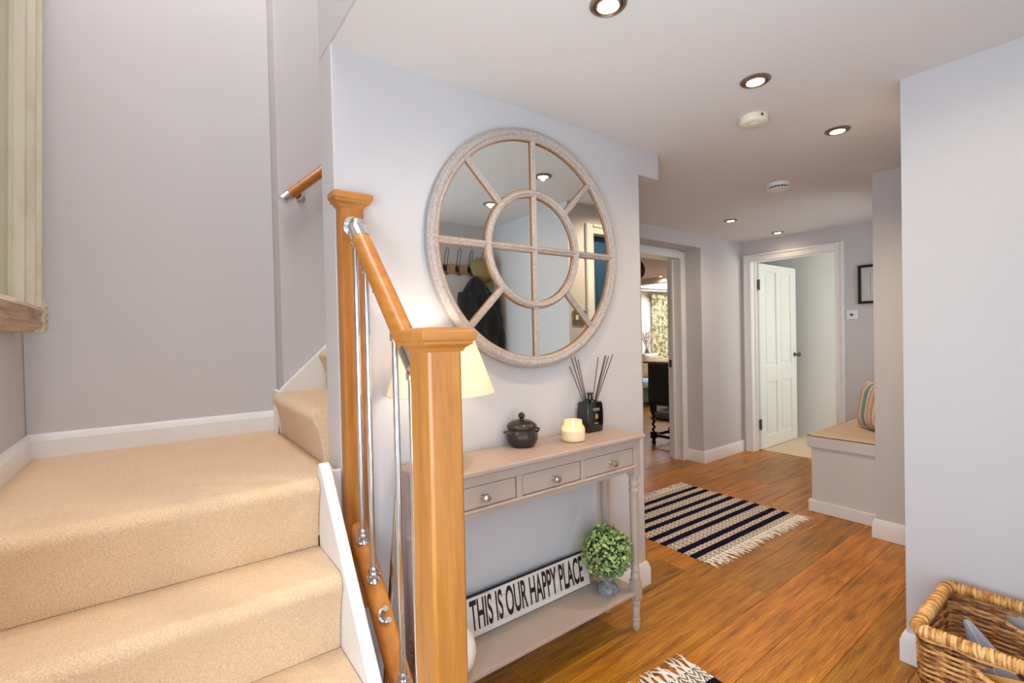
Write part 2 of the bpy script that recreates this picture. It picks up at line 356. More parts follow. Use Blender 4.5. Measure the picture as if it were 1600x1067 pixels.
# ---- doorway linings (architrave = three lengths each)
def arch_profile(b, a0, a1, zt, wdt, plane, axis, sgn):
    """architrave pieces round an opening a0..a1 wide on a plane; axis 'y' = plane of constant y"""
    def bx(p0, p1, z0, z1, d0, d1):
        q0, q1 = sorted((plane, plane+sgn*d1))
        return (p0, p1, q0, q1, z0, z1) if axis == 'y' else (q0, q1, p0, p1, z0, z1)
    out = []
    for nm, p0, p1, z0, z1 in (('jamb_trim', a0-wdt, a0, 0, zt+wdt), ('jamb_trim', a1, a1+wdt, 0, zt+wdt), ('head_trim', a0, a1, zt, zt+wdt)):
        q = B().box(*bx(p0, p1, z0, z1, 0, .014))
        if nm == 'jamb_trim':
            i0, i1 = (p0, p0+.022) if p0 < a0 else (p1-.022, p1)
            q.box(*bx(i0, i1, z0, z1, 0, .024)); j0, j1 = (p1-.012, p1) if p0 < a0 else (p0, p0+.012); q.box(*bx(j0, j1, z0, z1-wdt+.012, 0, .019))
        else:
            q.box(*bx(p0, p1, z1-.022, z1, 0, .024)); q.box(*bx(p0, p1, z0, z0+.012, 0, .019))
        out.append((nm, q))
    return out
t2 = thing('trim_2', (3.95, 2.88, 0), 'white architrave and lining of the sitting room doorway', 'door frame', kind='structure')
for nm, q in arch_profile(None, 3.55, 4.33, 2.085, .072, 2.88, 'y', -1): q.build(nm, M_white, t2, bevel=.003)
q = B().box(3.47, 3.55, 2.88, 3.03, 0, 2.157).box(4.33, 4.40, 2.88, 3.03, 0, 2.157).box(3.55, 4.33, 2.88, 3.03, 2.085, 2.172); q.build('lining', M_white, t2, bevel=.002)
B().box(4.31, 4.33, 2.95, 2.975, 0, 2.085).build('door_stop', M_white, t2, bevel=.002)
B().box(4.322, 4.331, 2.985, 3.015, .96, 1.04).build('strike_plate', M_pewter, t2)
t3 = thing('trim_3', (5.2, 2.17, 0), 'white architrave round the white panelled door', 'door frame', kind='structure')
for nm, q in arch_profile(None, 1.775, 2.572, 2.075, .075, 5.2, 'x', -1): q.build(nm, M_white, t3, bevel=.003)
B().box(5.2, 5.35, 1.75, 1.775, 0, 2.10).box(5.2, 5.35, 2.572, 2.60, 0, 2.10).box(5.2, 5.35, 1.775, 2.572, 2.075, 2.10).build('lining', M_white, t3, bevel=.002)
B().box(5.26, 5.285, 1.775, 1.79, 0, 2.075).box(5.26, 5.285, 2.557, 2.572, 0, 2.075).build('door_stop', M_white, t3, bevel=.002)
# ---- white four panel door, swung open into the far room
M_doorw = pm('cool_white_door_paint', L(232, 233, 224), .4, bump=.02, bscale=60)
d1 = thing('door_1', (5.32, 2.575, .008), 'white four-panel door standing open at the end of the corridor', 'door', kind='structure')
DX0, DX1, DY0, DY1, DZ0, DZ1 = 5.315, 6.225, 2.545, 2.582, .012, 2.068
B().box(DX0+.01, DX1-.01, DY0+.014, DY1-.014, DZ0+.01, DZ1-.01).build('core', M_doorw, d1)
for x0, x1, z0, z1 in ((DX0, 5.455, DZ0, DZ1), (6.085, DX1, DZ0, DZ1), (5.715, 5.825, .15, 1.985)): B().box(x0, x1, DY0, DY1, z0, z1).build('stile', M_doorw, d1, bevel=.003)
for z0, z1 in ((DZ0, .15), (.745, .925), (1.985, DZ1)):
    if z0 == .745:
        for x0, x1 in ((5.455, 5.715), (5.825, 6.085)): B().box(x0, x1, DY0+.0004, DY1, z0, z1).build('rail', M_doorw, d1, bevel=.003)
    else: B().box(5.455, 6.085, DY0+.0004, DY1, z0, z1).build('rail', M_doorw, d1, bevel=.003)
for x0, x1 in ((5.465, 5.705), (5.835, 6.075)):
    for z0, z1 in ((.165, .73), (.94, 1.97)): B().box(x0+.02, x1-.02, DY0+.008, DY1-.008, z0+.02, z1-.02).build('panel', M_doorw, d1, bevel=.006)
for zc in (1.83, .29): B().box(5.296, 5.325, DY0-.004, DY0+.012, zc-.055, zc+.055).lathe([(0, -.058), (.008, -.058), (.008, .058), (0, .058)], (5.31, DY0-.004, zc), 12).build('hinge', M_pewter, d1)
hd = B().lathe([(0, 0), (.026, 0), (.026, .006), (.011, .01), (.011, .032), (.026, .042), (.028, .055), (.02, .066), (0, .068)], (0, 0, 0), 20, axis='y'); hd.xf(Matrix.Translation((6.165, DY0, 1.03)) @ Matrix.Scale(-1, 4, (0, 1, 0))); hd.build('knob', M_pewter, d1)
# ---- blue door in the side wall, seen only in the round mirror
d2 = thing('door_2', (2.99, .5, 0), 'dark blue door in a white frame reflected in the round mirror', 'door', kind='structure')
for nm, q in arch_profile(None, 2.605, 3.375, 2.085, .07, .575, 'y', 1): q.build(nm, M_white, d2, bevel=.003)
B().box(2.59, 2.607, .475, .575, 0, 2.10).box(3.373, 3.39, .475, .575, 0, 2.10).box(2.607, 3.373, .475, .575, 2.085, 2.10).build('lining', M_white, d2)
M_blue = pm('deep_blue_door_paint', L(38, 72, 108), .4)
B().box(2.61, 3.37, .485, .525, .01, 2.08).build('leaf', M_blue, d2, bevel=.003)
for x0, x1 in ((2.70, 2.94), (3.04, 3.28)):
    for z0, z1 in ((.2, .85), (1.05, 1.95)): B().box(x0, x1, .522, .531, z0, z1).build('panel', M_blue, d2, bevel=.004)
# ---- glazed front door behind the viewer, with a side light added for frontal light
d3 = thing('door_3', (-.49, .11, 0), 'white glazed front door on the left beside the foot of the stairs', 'door', kind='structure')
for y0, y1, z0, z1 in ((-.41, -.34, 0, 2.12), (.56, .63, 0, 2.12), (.08, .14, .28, 2.05), (-.34, .56, 2.05, 2.12), (-.34, .56, 0, .28)): B().box(-.53, -.47, y0, y1, z0, z1).build('frame_bar', M_white, d3, bevel=.003)
for y0, y1 in ((-.34, .08), (.14, .56)): B().box(-.503, -.497, y0, y1, .28, 2.05).build('pane', M_pane, d3)
win = struct('window_6', B().box(.25, .31, -.53, -.47, .2, 2.1).box(1.24, 1.3, -.53, -.47, .2, 2.1).box(.31, 1.24, -.53, -.47, .2, .27).box(.31, 1.24, -.53, -.47, 2.04, 2.1).box(.75, .80, -.53, -.47, .27, 2.04), M_white, 'unseen glazed side light added in the entrance wall for frontal light', 'window')
for x0, x1 in ((.31, .75), (.80, 1.24)): B().box(x0, x1, -.503, -.497, .27, 2.04).build('pane', M_pane, win)
win = struct('window_1', B().box(-.35, -.31, .75, 2.25, TOP, TOP+.12).box(.31, .35, .75, 2.25, TOP, TOP+.12).box(-.31, .31, .75, .79, TOP, TOP+.12).box(-.31, .31, 2.21, 2.25, TOP, TOP+.12), M_white, 'roof window high over the stairwell', 'window')
B().box(-.31, .31, .79, 2.21, TOP+.06, TOP+.066).build('pane', M_pane, win)
win = struct('window_2', B().box(9.75, 9.81, 7.21, 7.28, .75, 2.1).box(10.74, 10.8, 7.21, 7.28, .75, 2.1).box(9.81, 10.74, 7.21, 7.28, .75, .81).box(9.81, 10.74, 7.21, 7.28, 2.04, 2.1), M_white, 'sitting room window behind the floral curtain', 'window')
B().box(9.81, 10.74, 7.245, 7.251, .81, 2.04).build('pane', M_pane, win)
win = struct('window_3', B().box(7.7, 7.77, 4.4, 6.9, CE+.05, CE+.2).box(10.13, 10.2, 4.4, 6.9, CE+.05, CE+.2).box(7.77, 10.13, 4.4, 4.47, CE+.05, CE+.2).box(7.77, 10.13, 6.83, 6.9, CE+.05, CE+.2).box(8.92, 8.98, 4.47, 6.83, CE+.05, CE+.2), M_white, 'roof light in the sitting room ceiling', 'window')
B().box(7.77, 8.92, 4.47, 6.83, CE+.12, CE+.126).build('pane', M_pane, win); B().box(8.98, 10.13, 4.47, 6.83, CE+.12, CE+.126).build('pane', M_pane, win)
win = struct('window_5', B().box(4.02, 4.07, .60, .66, 1.0, 2.05).box(4.93, 4.98, .60, .66, 1.0, 2.05).box(4.07, 4.93, .60, .66, 1.0, 1.05).box(4.07, 4.93, .60, .66, 2.0, 2.05).box(4.475, 4.525, .60, .66, 1.05, 2.0), M_white, 'unseen casement window added above the bench seat to light the corridor', 'window')  # unseen window put in to let extra light into the corridor
B().box(4.07, 4.475, .627, .633, 1.05, 2.0).build('pane', M_pane, win); B().box(4.525, 4.93, .627, .633, 1.05, 2.0).build('pane', M_pane, win)
win = struct('window_4', B().box(5.6, 5.65, .62, .68, 1.0, 2.1).box(6.25, 6.3, .62, .68, 1.0, 2.1).box(5.65, 6.25, .62, .68, 1.0, 1.05).box(5.65, 6.25, .62, .68, 2.05, 2.1), M_white, 'small window of the room behind the panelled door', 'window')
B().box(5.65, 6.25, .647, .653, 1.05, 2.05).build('pane', M_pane, win)
# ================================================================ STAIRS
st = thing('staircase', (0, 1.6, 0), 'beige carpeted staircase turning right at a half landing', 'staircase')
RISE = .2225; SX0, SX1 = -.413, .402
def nose(y, z, zb, back, r=.034, over=.036):
    """side profile of one carpeted step: riser leaning out to a soft rounded nosing, then the tread"""
    pts = [(back, zb), (y, zb), (y-.006, zb+(z-zb)*.35), (y-.018, zb+(z-zb)*.62)]
    for k in range(9):
        a = -.25+(math.pi/2+.25)*k/8
        pts.append((y-over+r-r*math.cos(a), z-r+r*math.sin(a)))
    pts += [(y+.05, z+.0008), (back, z)]
    return pts
ys = [.975, 1.185, 1.392, 1.602]
for i, y in enumerate(ys):
    z = RISE*(i+1); back = (ys[i+1] if i < 3 else 2.604)
    zb = RISE*i if i else 0
    p = B().prism(nose(y, z, zb+.001, back), 'x', SX0, SX1)
    if i == 3: p = B().prism(nose(y, z, zb+.001, 1.74), 'x', SX0, SX1).prism([(1.60, .70), (2.604, .70), (2.604, .8895), (1.60, .8895)], 'x', SX0, .476)
    o = p.build('landing' if i == 3 else 'step', M_carpet, st, smooth=50)
xs = [.464+.212*k for k in range(9)]
for i, x in enumerate(xs[:6]):
    zz = .89+.197*(i+1); prof = nose(x, zz, zz-.195, xs[i+1])
    B().prism([(p, q) for p, q in prof], 'y', 1.737, 2.448).build('step', M_carpet, st, smooth=50)
# closed white string on the open side, raking string on the upper wall
sl = 1.118
def zc(y): return .935+(y-1.597)*sl
B().prism([(1.597, .62), (1.597, .925), (1.585, .937), (1.56, .925), (.80, zc(.80)), (.76, .02), (.76, 0), (.98, 0)], 'x', .404, .437).box(.436, .4785, 1.589, 1.5995, .62, .905).build('string_board', M_white, st, bevel=.006, seg=3)
for sx in (-.413,): B().prism([(1.50, .89), (1.50, .985), (1.44, .965), (.72, .16), (.72, 0), (.95, 0)], 'x', sx-.001, sx+.017).build('wall_string', M_white, st, bevel=.004)
def zu(x): return 1.095+(x-.456)*.945
B().prism([(.456, .89), (.456, 1.085), (.470, zu(.470)), (1.75, zu(1.75)), (1.75, zu(1.75)-.45), (.64, .86)], 'y', 2.448, 2.4695).box(.456, .4795, 2.4695, 2.604, .89, 1.09).build('wall_string', M_white, st, bevel=.005)
# upper wall handrail with chrome end
hr = thing('wall_handrail', (.49, 2.41, 1.98), 'short oak handrail with chrome cap rising beside the upper stairs', 'handrail')
p0 = Vector((.492, 2.41, 1.99)); dr = Vector((1, 0, .93)).normalized()
B().tube([p0+dr*.03, p0+dr*1.5], .0235, 20).build('rail', M_oakx, hr)
B().tube([p0-dr*.012, p0-dr*.008, p0+dr*.03, p0+dr*.034], [.018, .0245, .0245, .0235], 20).build('end_cap', M_chrome, hr)
for k in (.12, 1.2):
    q = p0+dr*k; B().tube([q+Vector((0, 0, -.02)), q+Vector((0, .01, -.05)), q+Vector((0, .06, -.05))], .006, 8).lathe([(0, .0585), (.022, .0585), (.022, .054), (0, .05)], (q.x, 2.41, q.z-.05), 16, axis='y').build('bracket', M_chrome, hr)
# ================================================================ BANISTER
bn = thing('banister', (.495, 1.25, 0), 'oak banister with chrome spindles between two square newel posts', 'banister')
def newel(x0, x1, y0, y1, z0, z1, o=.024):
    ch = .006
    p = [(x0+ch, y0), (x1-ch, y0), (x1, y0+ch), (x1, y1-ch), (x1-ch, y1), (x0+ch, y1), (x0, y1-ch), (x0, y0+ch)]
    nw = B().prism(p, 'z', z0, z1).build('newel_post', M_oak, bn, smooth=None, bevel=.0015)
    c = B(); back = y1+o if y1 < 1.5 else y1
    rings = [(0.002, z1-.004), (.006, z1+.004), (.018, z1+.012), (.018, z1+.018), (o, z1+.021), (o, z1+.039), (o-.012, z1+.045), (-.004, z1+.048)]
    vs = []
    for d, z in rings:
        yb = (y1+d*.35) if y1 < 1.5 else y1-.0005
        vs += [(x0-d, y0-d, z), (x1+d, y0-d, z), (x1+d, yb, z), (x0-d, yb, z)]
    fs = [(3, 2, 1, 0)]+[(i*4+k, i*4+(k+1) % 4, i*4+4+(k+1) % 4, i*4+4+k) for i in range(len(rings)-1) for k in range(4)]+[tuple(len(rings)*4-4+k for k in range(4))]
    c.add(vs, fs).build('newel_cap', M_oakx, nw, smooth=None, bevel=.0015)
    return nw
newel(.449, .529, .887, .985, 0, 1.303)
newel(.480, .560, 1.549, 1.5945, .44, 1.762)
XR = .518
hp0, hp1 = Vector((XR, 1.462, 1.638)), Vector((XR, 1.125, 1.298))
B().tube([hp0, hp1], .029, 28).build('handrail', M_oakrail, bn)
hd_ = (hp1-hp0).normalized()
def swivel(name, flange, fdir, a, b_):
    q = B().tube([flange+fdir*.001, flange+fdir*.008, flange+fdir*.012], [.034, .034, .026], 24)
    mid = flange+fdir*.036
    q.tube([flange+fdir*.01, mid], [.016, .02], 16)
    q.add(*sphere(mid, .026)); q.tube([mid, a], .024, 20); q.tube([a-(b_-a).normalized()*.002, b_], .0305, 24)
    return q.build(name, M_chrome, bn)
def sphere(c, r, n=14, m=9, sz=1.0):
    b = B().lathe([(r*math.sin(math.pi*i/m) if 0 < i < m else 0, -r*sz*math.cos(math.pi*i/m)) for i in range(m+1)], c, n); return b.v, b.f
swivel('rail_swivel', Vector((.523, 1.549, 1.694)), Vector((0, -1, 0)), hp0-hd_*.045, hp0+hd_*.004)
swivel('rail_swivel', Vector((.505, .985, 1.196)), Vector((0, 1, 0)), hp1+hd_*.06, hp1-hd_*.004)
# lower rail
def zb(y): return .655+(y-1.511)*1.02
def zh(y): return 1.638+(y-1.462)*1.01
rp0, rp1 = Vector((XR, 1.549, zb(1.549))), Vector((XR, .985, zb(.985)))
d_ = (rp1-rp0).normalized(); nn = Vector((1, 0, 0)).cross(d_).normalized()
if nn.z < 0: nn = -nn
b = B(); pr = []
for k in range(20):
    a = 2*math.pi*k/20; c_, s_ = math.cos(a), math.sin(a)
    pr.append((math.copysign(abs(c_)**.6, c_)*.029, math.copysign(abs(s_)**.6, s_)*.026))
vs = [p+Vector((1, 0, 0))*u+nn*v for p in (rp0+d_*.002, rp1) for u, v in pr]
# the cut ends stay upright against the posts
vs = [Vector((v.x, (1.5485 if i < 20 else .9855), v.z+((1.5485 if i < 20 else .9855)-v.y)*1.02)) for i, v in enumerate(vs)]
b.add(vs, [tuple(range(20)), tuple(range(39, 19, -1))]+[(i, (i+1) % 20, 20+(i+1) % 20, 20+i) for i in range(20)]).build('base_rail', M_oakrail, bn, smooth=40)
spy = [1.508, 1.420, 1.340, 1.213, 1.115, 1.04]
off = nn*.026
for i, y in enumerate(spy):
    foot = Vector((XR-.004, y, zb(y)+.036)); head = Vector((XR-.004, y, zh(y)-.036))
    if i == 2:   # this spindle has dropped out: an empty socket top and bottom
        c = B().tube([foot+d_*.017*math.sin(a)*1.0-Vector((1, 0, 0))*.015*math.cos(a)+nn*.006 for a in [R(-100)+R(200)*k/12 for k in range(13)]], .0055, 8)
        for s_ in (-1, 1): c.tube([foot+d_*.016*s_+Vector((.006, 0, 0))+nn*.002, foot+d_*.016*s_+Vector((.006, 0, 0))+nn*.012], .008, 10)
        c.build('socket', M_chrome, bn)
        B().box(XR-.012, XR+.008, y-.012, y+.012, zh(y)-.052, zh(y)-.026).build('socket', M_pewter, bn, bevel=.003); continue
    sp = B().tube([foot+Vector((0, 0, .022)), head+Vector((0, 0, -.02))], .0085, 16).build('spindle', M_chrome, bn)
    k = B().tube([foot+nn*-.004, foot+nn*.004, foot+nn*.009], [.021, .021, .013], 18); k.add(*sphere(foot+Vector((0, 0, .012)), .0165, 16, 10)); k.lathe([(0, .012), (.0125, .012), (.0135, .018), (.0135, .030), (.0125, .033), (0, .033)], tuple(foot), 18)
    k.tube([foot+Vector((-.012, -.010, .004)), foot+Vector((-.019, -.014, .004))], .009, 12).build('socket', M_chrome, sp)
    k = B().lathe([(0, -.042), (.0125, -.042), (.0135, -.036), (.0135, -.018), (.008, -.012), (0, -.012)], tuple(head+Vector((0, 0, .012))), 18)
    k.tube([head, head+Vector((0, 0, .02))], .011, 12); k.box(head.x-.014, head.x+.014, y-.012, y+.014, head.z+.004, head.z+.016).build('socket', M_chrome, sp, bevel=.003)
# the spindle that has come loose, leaning behind the rail
r_bot = Vector((.585, 1.566, .0075))
r_top = Vector((.585, 1.375, .918))
lr = B().tube([r_bot, r_top], .0085, 16).build('loose_spindle', M_chrome)
tag(lr, 'loose chrome spindle leaning at a slant between the lower rail and console', 'metal rod')
# ================================================================ CONSOLE TABLE
ct = thing('console_table', (1.195, 1.46, 0), 'taupe painted console table with three drawers and turned legs', 'console table')
TX0, TX1, TY0, TY1, TZ = .661, 1.730, 1.335, 1.574, .881
b = B()
pts = [(0, -.020), (.010, -.020), (.013, -.016), (.004, -.012), (0, -.008), (0, -.003), (.003, 0)]
vs = []
for d, z in [(.016, -.0225)]+[(.012, -.0225), (.008, -.018), (.001, -.016), (0, -.012), (0, -.004), (.003, 0)]:
    vs += [(TX0+d, TY0+d, TZ+z), (TX1-d, TY0+d, TZ+z), (TX1-d, TY1, TZ+z), (TX0+d, TY1, TZ+z)]
n_ = len(vs)//4
b.add(vs, [(3, 2, 1, 0)]+[(i*4+k, i*4+(k+1) % 4, i*4+4+(k+1) % 4, i*4+4+k) for i in range(n_-1) for k in range(4)]+[tuple(n_*4-4+k for k in range(4))]).build('tabletop', M_taupe, ct, smooth=None)
FY = 1.352; AX0, AX1 = .678, 1.713
# apron frame: rails, stiles, ends
ap = B().box(AX0+.045, AX1-.045, FY+.012, FY+.02, .722, .8585)
ap.box(AX0+.045, AX1-.045, FY, FY+.02, .826, .8585).box(AX0+.045, AX1-.045, FY, FY+.02, .722, .742)
for x0, x1 in ((1.0205, 1.0465), (1.3435, 1.3685)): ap.box(x0, x1, FY, FY+.02, .742, .826)
ap.box(AX0+.004, AX0+.02, FY+.04, TY1-.04, .722, .8585).box(AX1-.02, AX1-.004, FY+.04, TY1-.04, .722, .8585).box(AX0+.04, AX1-.04, TY1-.022, TY1-.006, .722, .8585)
ap.build('apron', M_taupe, ct, smooth=None, bevel=.0015)
B().prism([(FY-.006, .738), (FY-.008, .743), (FY-.004, .748), (FY+.006, .748), (FY+.006, .738)], 'x', AX0+.04, AX1-.04).build('bead', M_taupe, ct)
for x0, x1 in ((.726, 1.0175), (1.0495, 1.3405), (1.3715, 1.6650)):
    dw = B().box(x0, x1, FY+.003, FY+.018, .7505, .8235).build('drawer', M_taupe, ct, bevel=.002)
    cx = (x0+x1)/2+.003 if x0 > 1 else .876
    kb = B().lathe([(0, 0), (.010, 0), (.008, .004), (.0055, .009), (.007, .014), (.0135, .019), (.0155, .025), (.0135, .031), (.007, .0345), (0, .035)], (0, 0, 0), 22, axis='y')
    kb.xf(Matrix.Translation((cx, FY+.003, .785)) @ Matrix.Scale(-1, 4, (0, 1, 0))); kb.build('knob', M_nickel, dw)
leg_prof = [(0, 0), (.013, 0), (.0165, .006), (.0185, .022), (.0185, .040), (.0165, .044), (.019, .047), (.019, .054), (.0165, .057), (.0175, .070), (.0185, .108), (.0165, .112), (.0205, .117), (.0215, .124), (.0205, .131), (.0165, .134), (.0185, .142)]
leg_prof2 = [(.0185, .226), (.0205, .232), (.0215, .242), (.0195, .254), (.0165, .262), (.0195, .268), (.0195, .276), (.0165, .280), (.0165, .30), (.0185, .45), (.0205, .59), (.0195, .615), (.0215, .62), (.0225, .628), (.0215, .636), (.0185, .64), (.0205, .650), (.0225, .659), (.0205, .668), (.0185, .672), (.021, .684), (.0225, .696)]
for lx in (AX0+.022, AX1-.022):
    for ly in (FY+.022, TY1-.026):
        g = B().lathe(leg_prof, (lx, ly, 0), 24).box(lx-.0205, lx+.0205, ly-.0205, ly+.0205, .142, .226).lathe(leg_prof2, (lx, ly, 0), 24).box(lx-.022, lx+.022, ly-.022, ly+.022, .696, .8585)
        g.build('leg', M_taupe, ct, smooth=40, bevel=.0012)
B().prism([(AX0+.008, FY+.042), (AX0+.04, FY+.042), (AX0+.04, FY+.004), (AX1-.04, FY+.004), (AX1-.04, FY+.042), (AX1-.008, FY+.042), (AX1-.008, TY1-.045), (AX1-.04, TY1-.045), (AX1-.04, TY1-.004), (AX0+.04, TY1-.004), (AX0+.04, TY1-.045), (AX0+.008, TY1-.045)], 'z', .168, .183).build('shelf', M_taupe, ct, smooth=None, bevel=.002)
# ================================================================ ROUND MIRROR
MC = Vector((1.302, 0, 1.695)); MR = .505
mr = thing('round_mirror', (MC.x, WY, MC.z-MR), 'large round window-pane mirror in grey washed wood above the console', 'mirror')
def ring(r0_, r1_, y0_, name):
    n = 96; w_ = r1_-r0_
    pf = [(r0_, .0), (r0_, -.012), (r0_+w_*.15, -.018), (r0_+w_*.3, -.017), (r0_+w_*.42, -.024), (r0_+w_*.6, -.026), (r0_+w_*.78, -.022), (r0_+w_*.86, -.016), (r0_+w_*.97, -.013), (r1_, -.006), (r1_, 0)]
    b = B(); vs = []
    for r, d in pf:
        for k in range(n):
            a = 2*math.pi*k/n; vs.append((MC.x+r*math.cos(a), y0_+d, MC.z+r*math.sin(a)))
    m_ = len(pf)
    b.add(vs, [(i*n+k, i*n+(k+1) % n, ((i+1) % m_)*n+(k+1) % n, ((i+1) % m_)*n+k) for i in range(m_) for k in range(n)])
    return b.build(name, M_wash, mr, smooth=30)
ring(MR-.048, MR, WY-.012, 'outer_ring'); ring(.222, .249, WY-.014, 'inner_ring')
M_bead = pm('warm_brown_edge', L(176, 122, 78), .6)
for r_, y_ in ((MR-.0485, WY-.0215), (.2215, WY-.0225), (.2495, WY-.0225)):
    B().tube([Vector((MC.x+r_*math.cos(a), y_, MC.z+r_*math.sin(a))) for a in [2*math.pi*k/96 for k in range(96)]], .0032, 6, closed=True).build('edge_bead', M_bead, mr)
def bar(p, q, wd=.024):
    p = Vector((p[0], 0, p[1])); q = Vector((q[0], 0, q[1])); d = (q-p).normalized(); s = Vector((-d.z, 0, d.x))
    pf = [(-.5, 0), (-.5, -.010), (-.32, -.016), (-.15, -.015), (0, -.022), (.15, -.015), (.32, -.016), (.5, -.010), (.5, 0)]
    vs = [Vector((MC.x, WY-.0135, MC.z))+e+s*(u*wd)+Vector((0, v, 0)) for e in (p, q) for u, v in pf]; k = len(pf)
    for sd_ in (-.52, .52): B().tube([Vector((MC.x, WY-.0185, MC.z))+e+s*(sd_*wd) for e in (p, q)], .0028, 6).build('edge_bead', M_bead, mr)
    return B().add(vs, [tuple(range(k)), tuple(range(2*k-1, k-1, -1))]+[(i, (i+1) % k, k+(i+1) % k, k+i) for i in range(k)]).build('glazing_bar', M_wash, mr, smooth=30)
ro, ri = MR-.044, .224
bar((0, -ro), (0, ro)); bar((-ro, 0), (ro, 0))
for a in (45, 135, 225, 315): bar((.245*math.cos(R(a)), .245*math.sin(R(a))), (ro*math.cos(R(a)), ro*math.sin(R(a))))
g = B().lathe([(0, -.004), (MR-.03, -.004), (MR-.03, .002), (0, .002)], (0, 0, 0), 96, axis='y')
MTILT = 0.0
g.xf(Matrix.Translation((MC.x, WY-.0105, MC.z)) @ Matrix.Rotation(MTILT, 4, 'Z')); g.build('mirror_glass', M_glassm, mr, smooth=None)
mr.rotation_euler.z = R(-1.25); mr.location.y -= .0135
# ================================================================ THINGS ON THE CONSOLE
# table lamp
lp = thing('table_lamp', (.777, 1.45, TZ), 'table lamp with cream tapered shade and black scrolled iron base', 'lamp')
m = bpy.data.materials.new('glowing_cream_fabric'); t = NT(m)
t.b.inputs['Base Color'].default_value = L(252, 244, 228); t.b.inputs['Roughness'].default_value = .9
tl = t.n('ShaderNodeBsdfTranslucent'); tl.inputs[0].default_value = L(255, 244, 224); mx = t.n('ShaderNodeMixShader'); mx.inputs[0].default_value = .55
t.l(t.b.outputs[0], mx.inputs[1]); t.l(tl.outputs[0], mx.inputs[2]); t.l(mx.outputs[0], t.out.inputs[0]); M_shade = m
lc = (.777, 1.45, 0)
B().lathe([(.183, 1.139), (.108, 1.345)], lc, 48).build('shade', M_shade, lp, smooth=60, solid=.0015)
bpy.data.objects['shade'].data.polygons
sb = bpy.data.objects['shade']
bm = bmesh.new(); bm.from_mesh(sb.data); bmesh.ops.delete(bm, geom=[f for f in bm.faces if len(f.verts) > 4], context='FACES'); bm.to_mesh(sb.data); bm.free()
B().tube([Vector((.777+.183*math.cos(a), 1.45+.183*math.sin(a), 1.139)) for a in [2*math.pi*k/48 for k in range(48)]], .002, 6, closed=True).build('shade_rim', M_plastic_old, lp)
B().tube([Vector((.777+.108*math.cos(a), 1.45+.108*math.sin(a), 1.345)) for a in [2*math.pi*k/48 for k in range(48)]], .002, 6, closed=True).build('shade_rim', M_plastic_old, lp)
B().lathe([(0, TZ), (.062, TZ), (.064, TZ+.008), (.05, TZ+.016), (.02, TZ+.022), (.012, TZ+.034), (0, TZ+.034)], lc, 32).build('base', M_black, lp)
B().tube([Vector((.777+.004*math.cos(k*.9), 1.45+.004*math.sin(k*.9), TZ+.03+k*.0085)) for k in range(28)], .007, 10).build('stem', M_black, lp)
for a0 in (90, 180, 270, 0):
    ca, sa = math.cos(R(a0)), math.sin(R(a0)); pts = []; rr = []
    for k in range(26):
        u = k/25
        rad = .014+.082*math.sin(u*math.pi*.62); z = TZ+.16-.10*u+.03*math.sin(u*6.5)
        if u > .72: ang = (u-.72)/.28*4.2; rad = .092+.016*math.sin(ang)*1.0; z = TZ+.083+.018*math.cos(ang)-.01
        kq = 1.0 if a0 == 180 else .68; pts.append((.777+ca*rad*kq, 1.45+sa*rad*kq, z)); rr.append(.0065*(1-u*.55))
    B().tube(pts, rr, 8).build('scroll', M_black, lp)
    # iron leaf on the scroll
    kl = 1.0 if a0 == 180 else .6
    lf = B().grid(lambda u, v: (.777+ca*kl*(.055+.055*u)-sa*(v-.5)*.05*math.sin(math.pi*(.08+.9*u)), 1.45+sa*kl*(.055+.055*u)+ca*(v-.5)*.05*math.sin(math.pi*(.08+.9*u)), TZ+.145-.075*u*u+.008*math.cos((v-.5)*6)), 8, 6)
    lf.build('leaf', M_black, lp, smooth=60, solid=.002)
B().add(*sphere((.777, 1.45, 1.215), .028, 16, 10, 1.3)).build('bulb', pm('lit_lamp_bulb', (1, .9, .7, 1), .4, emit=(1, .78, .5, 1), estr=9), lp)
B().lathe([(.013, 1.11), (.013, 1.17), (.011, 1.185)], lc, 16).build('bulb_holder', M_black, lp)
pl_ = bpy.data.lights.new('lamp_light', 'POINT'); pl_.energy = 1.9; pl_.color = (1, .90, .76); pl_.shadow_soft_size = .03
po = bpy.data.objects.new('lamp_light', pl_); C.objects.link(po); po.parent = lp; po.location = (0, 0, 1.27-TZ)
# lidded pot
M_pot = pm('dark_glazed_stoneware', L(62, 52, 48), .28, .35, var=.15, vscale=12)
pc = (1.180, 1.522, TZ)
pt = thing('lidded_pot', pc, 'small dark brown glazed pot with a lid and two loop handles', 'pot')
B().lathe([(0, 0), (.042, 0), (.050, .004), (.060, .018), (.0655, .036), (.0645, .050), (.0585, .062), (.056, .068), (.060, .074), (.0605, .077), (.055, .077), (.053, .07), (.05, .06), (0, .055)], pc, 40).build('body', M_pot, pt, smooth=50)
ld = B().lathe([(0, .0765), (.058, .0765), (.0615, .079), (.0615, .083), (.056, .092), (.04, .102), (.02, .107), (.0, .108)], pc, 40).build('lid', M_pot, pt, smooth=50)
B().lathe([(.0, .105), (.011, .105), (.0085, .110), (.0085, .112)], pc, 20).build('knob_stem', M_pot, ld)
k = B(); k.add(*sphere((pc[0], pc[1], TZ+.1235), .0135, 20, 12)); k.build('knob', M_pot, ld, smooth=60)
ax = Vector((rt.x, rt.y, 0)).normalized(); ax = (Matrix.Rotation(R(28), 3, 'Z') @ ax)
for s_ in (-1, 1):
    c0 = Vector(pc)+Vector((0, 0, .058)); sd = Vector((-ax.y, ax.x, 0))
    B().tube([c0+ax*s_*(.056+.022*math.sin(math.pi*u))+sd*(u-.5)*.056+Vector((0, 0, .006*math.sin(math.pi*u))) for u in [i/12 for i in range(13)]], .0052, 8).build('handle', M_pot, pt)
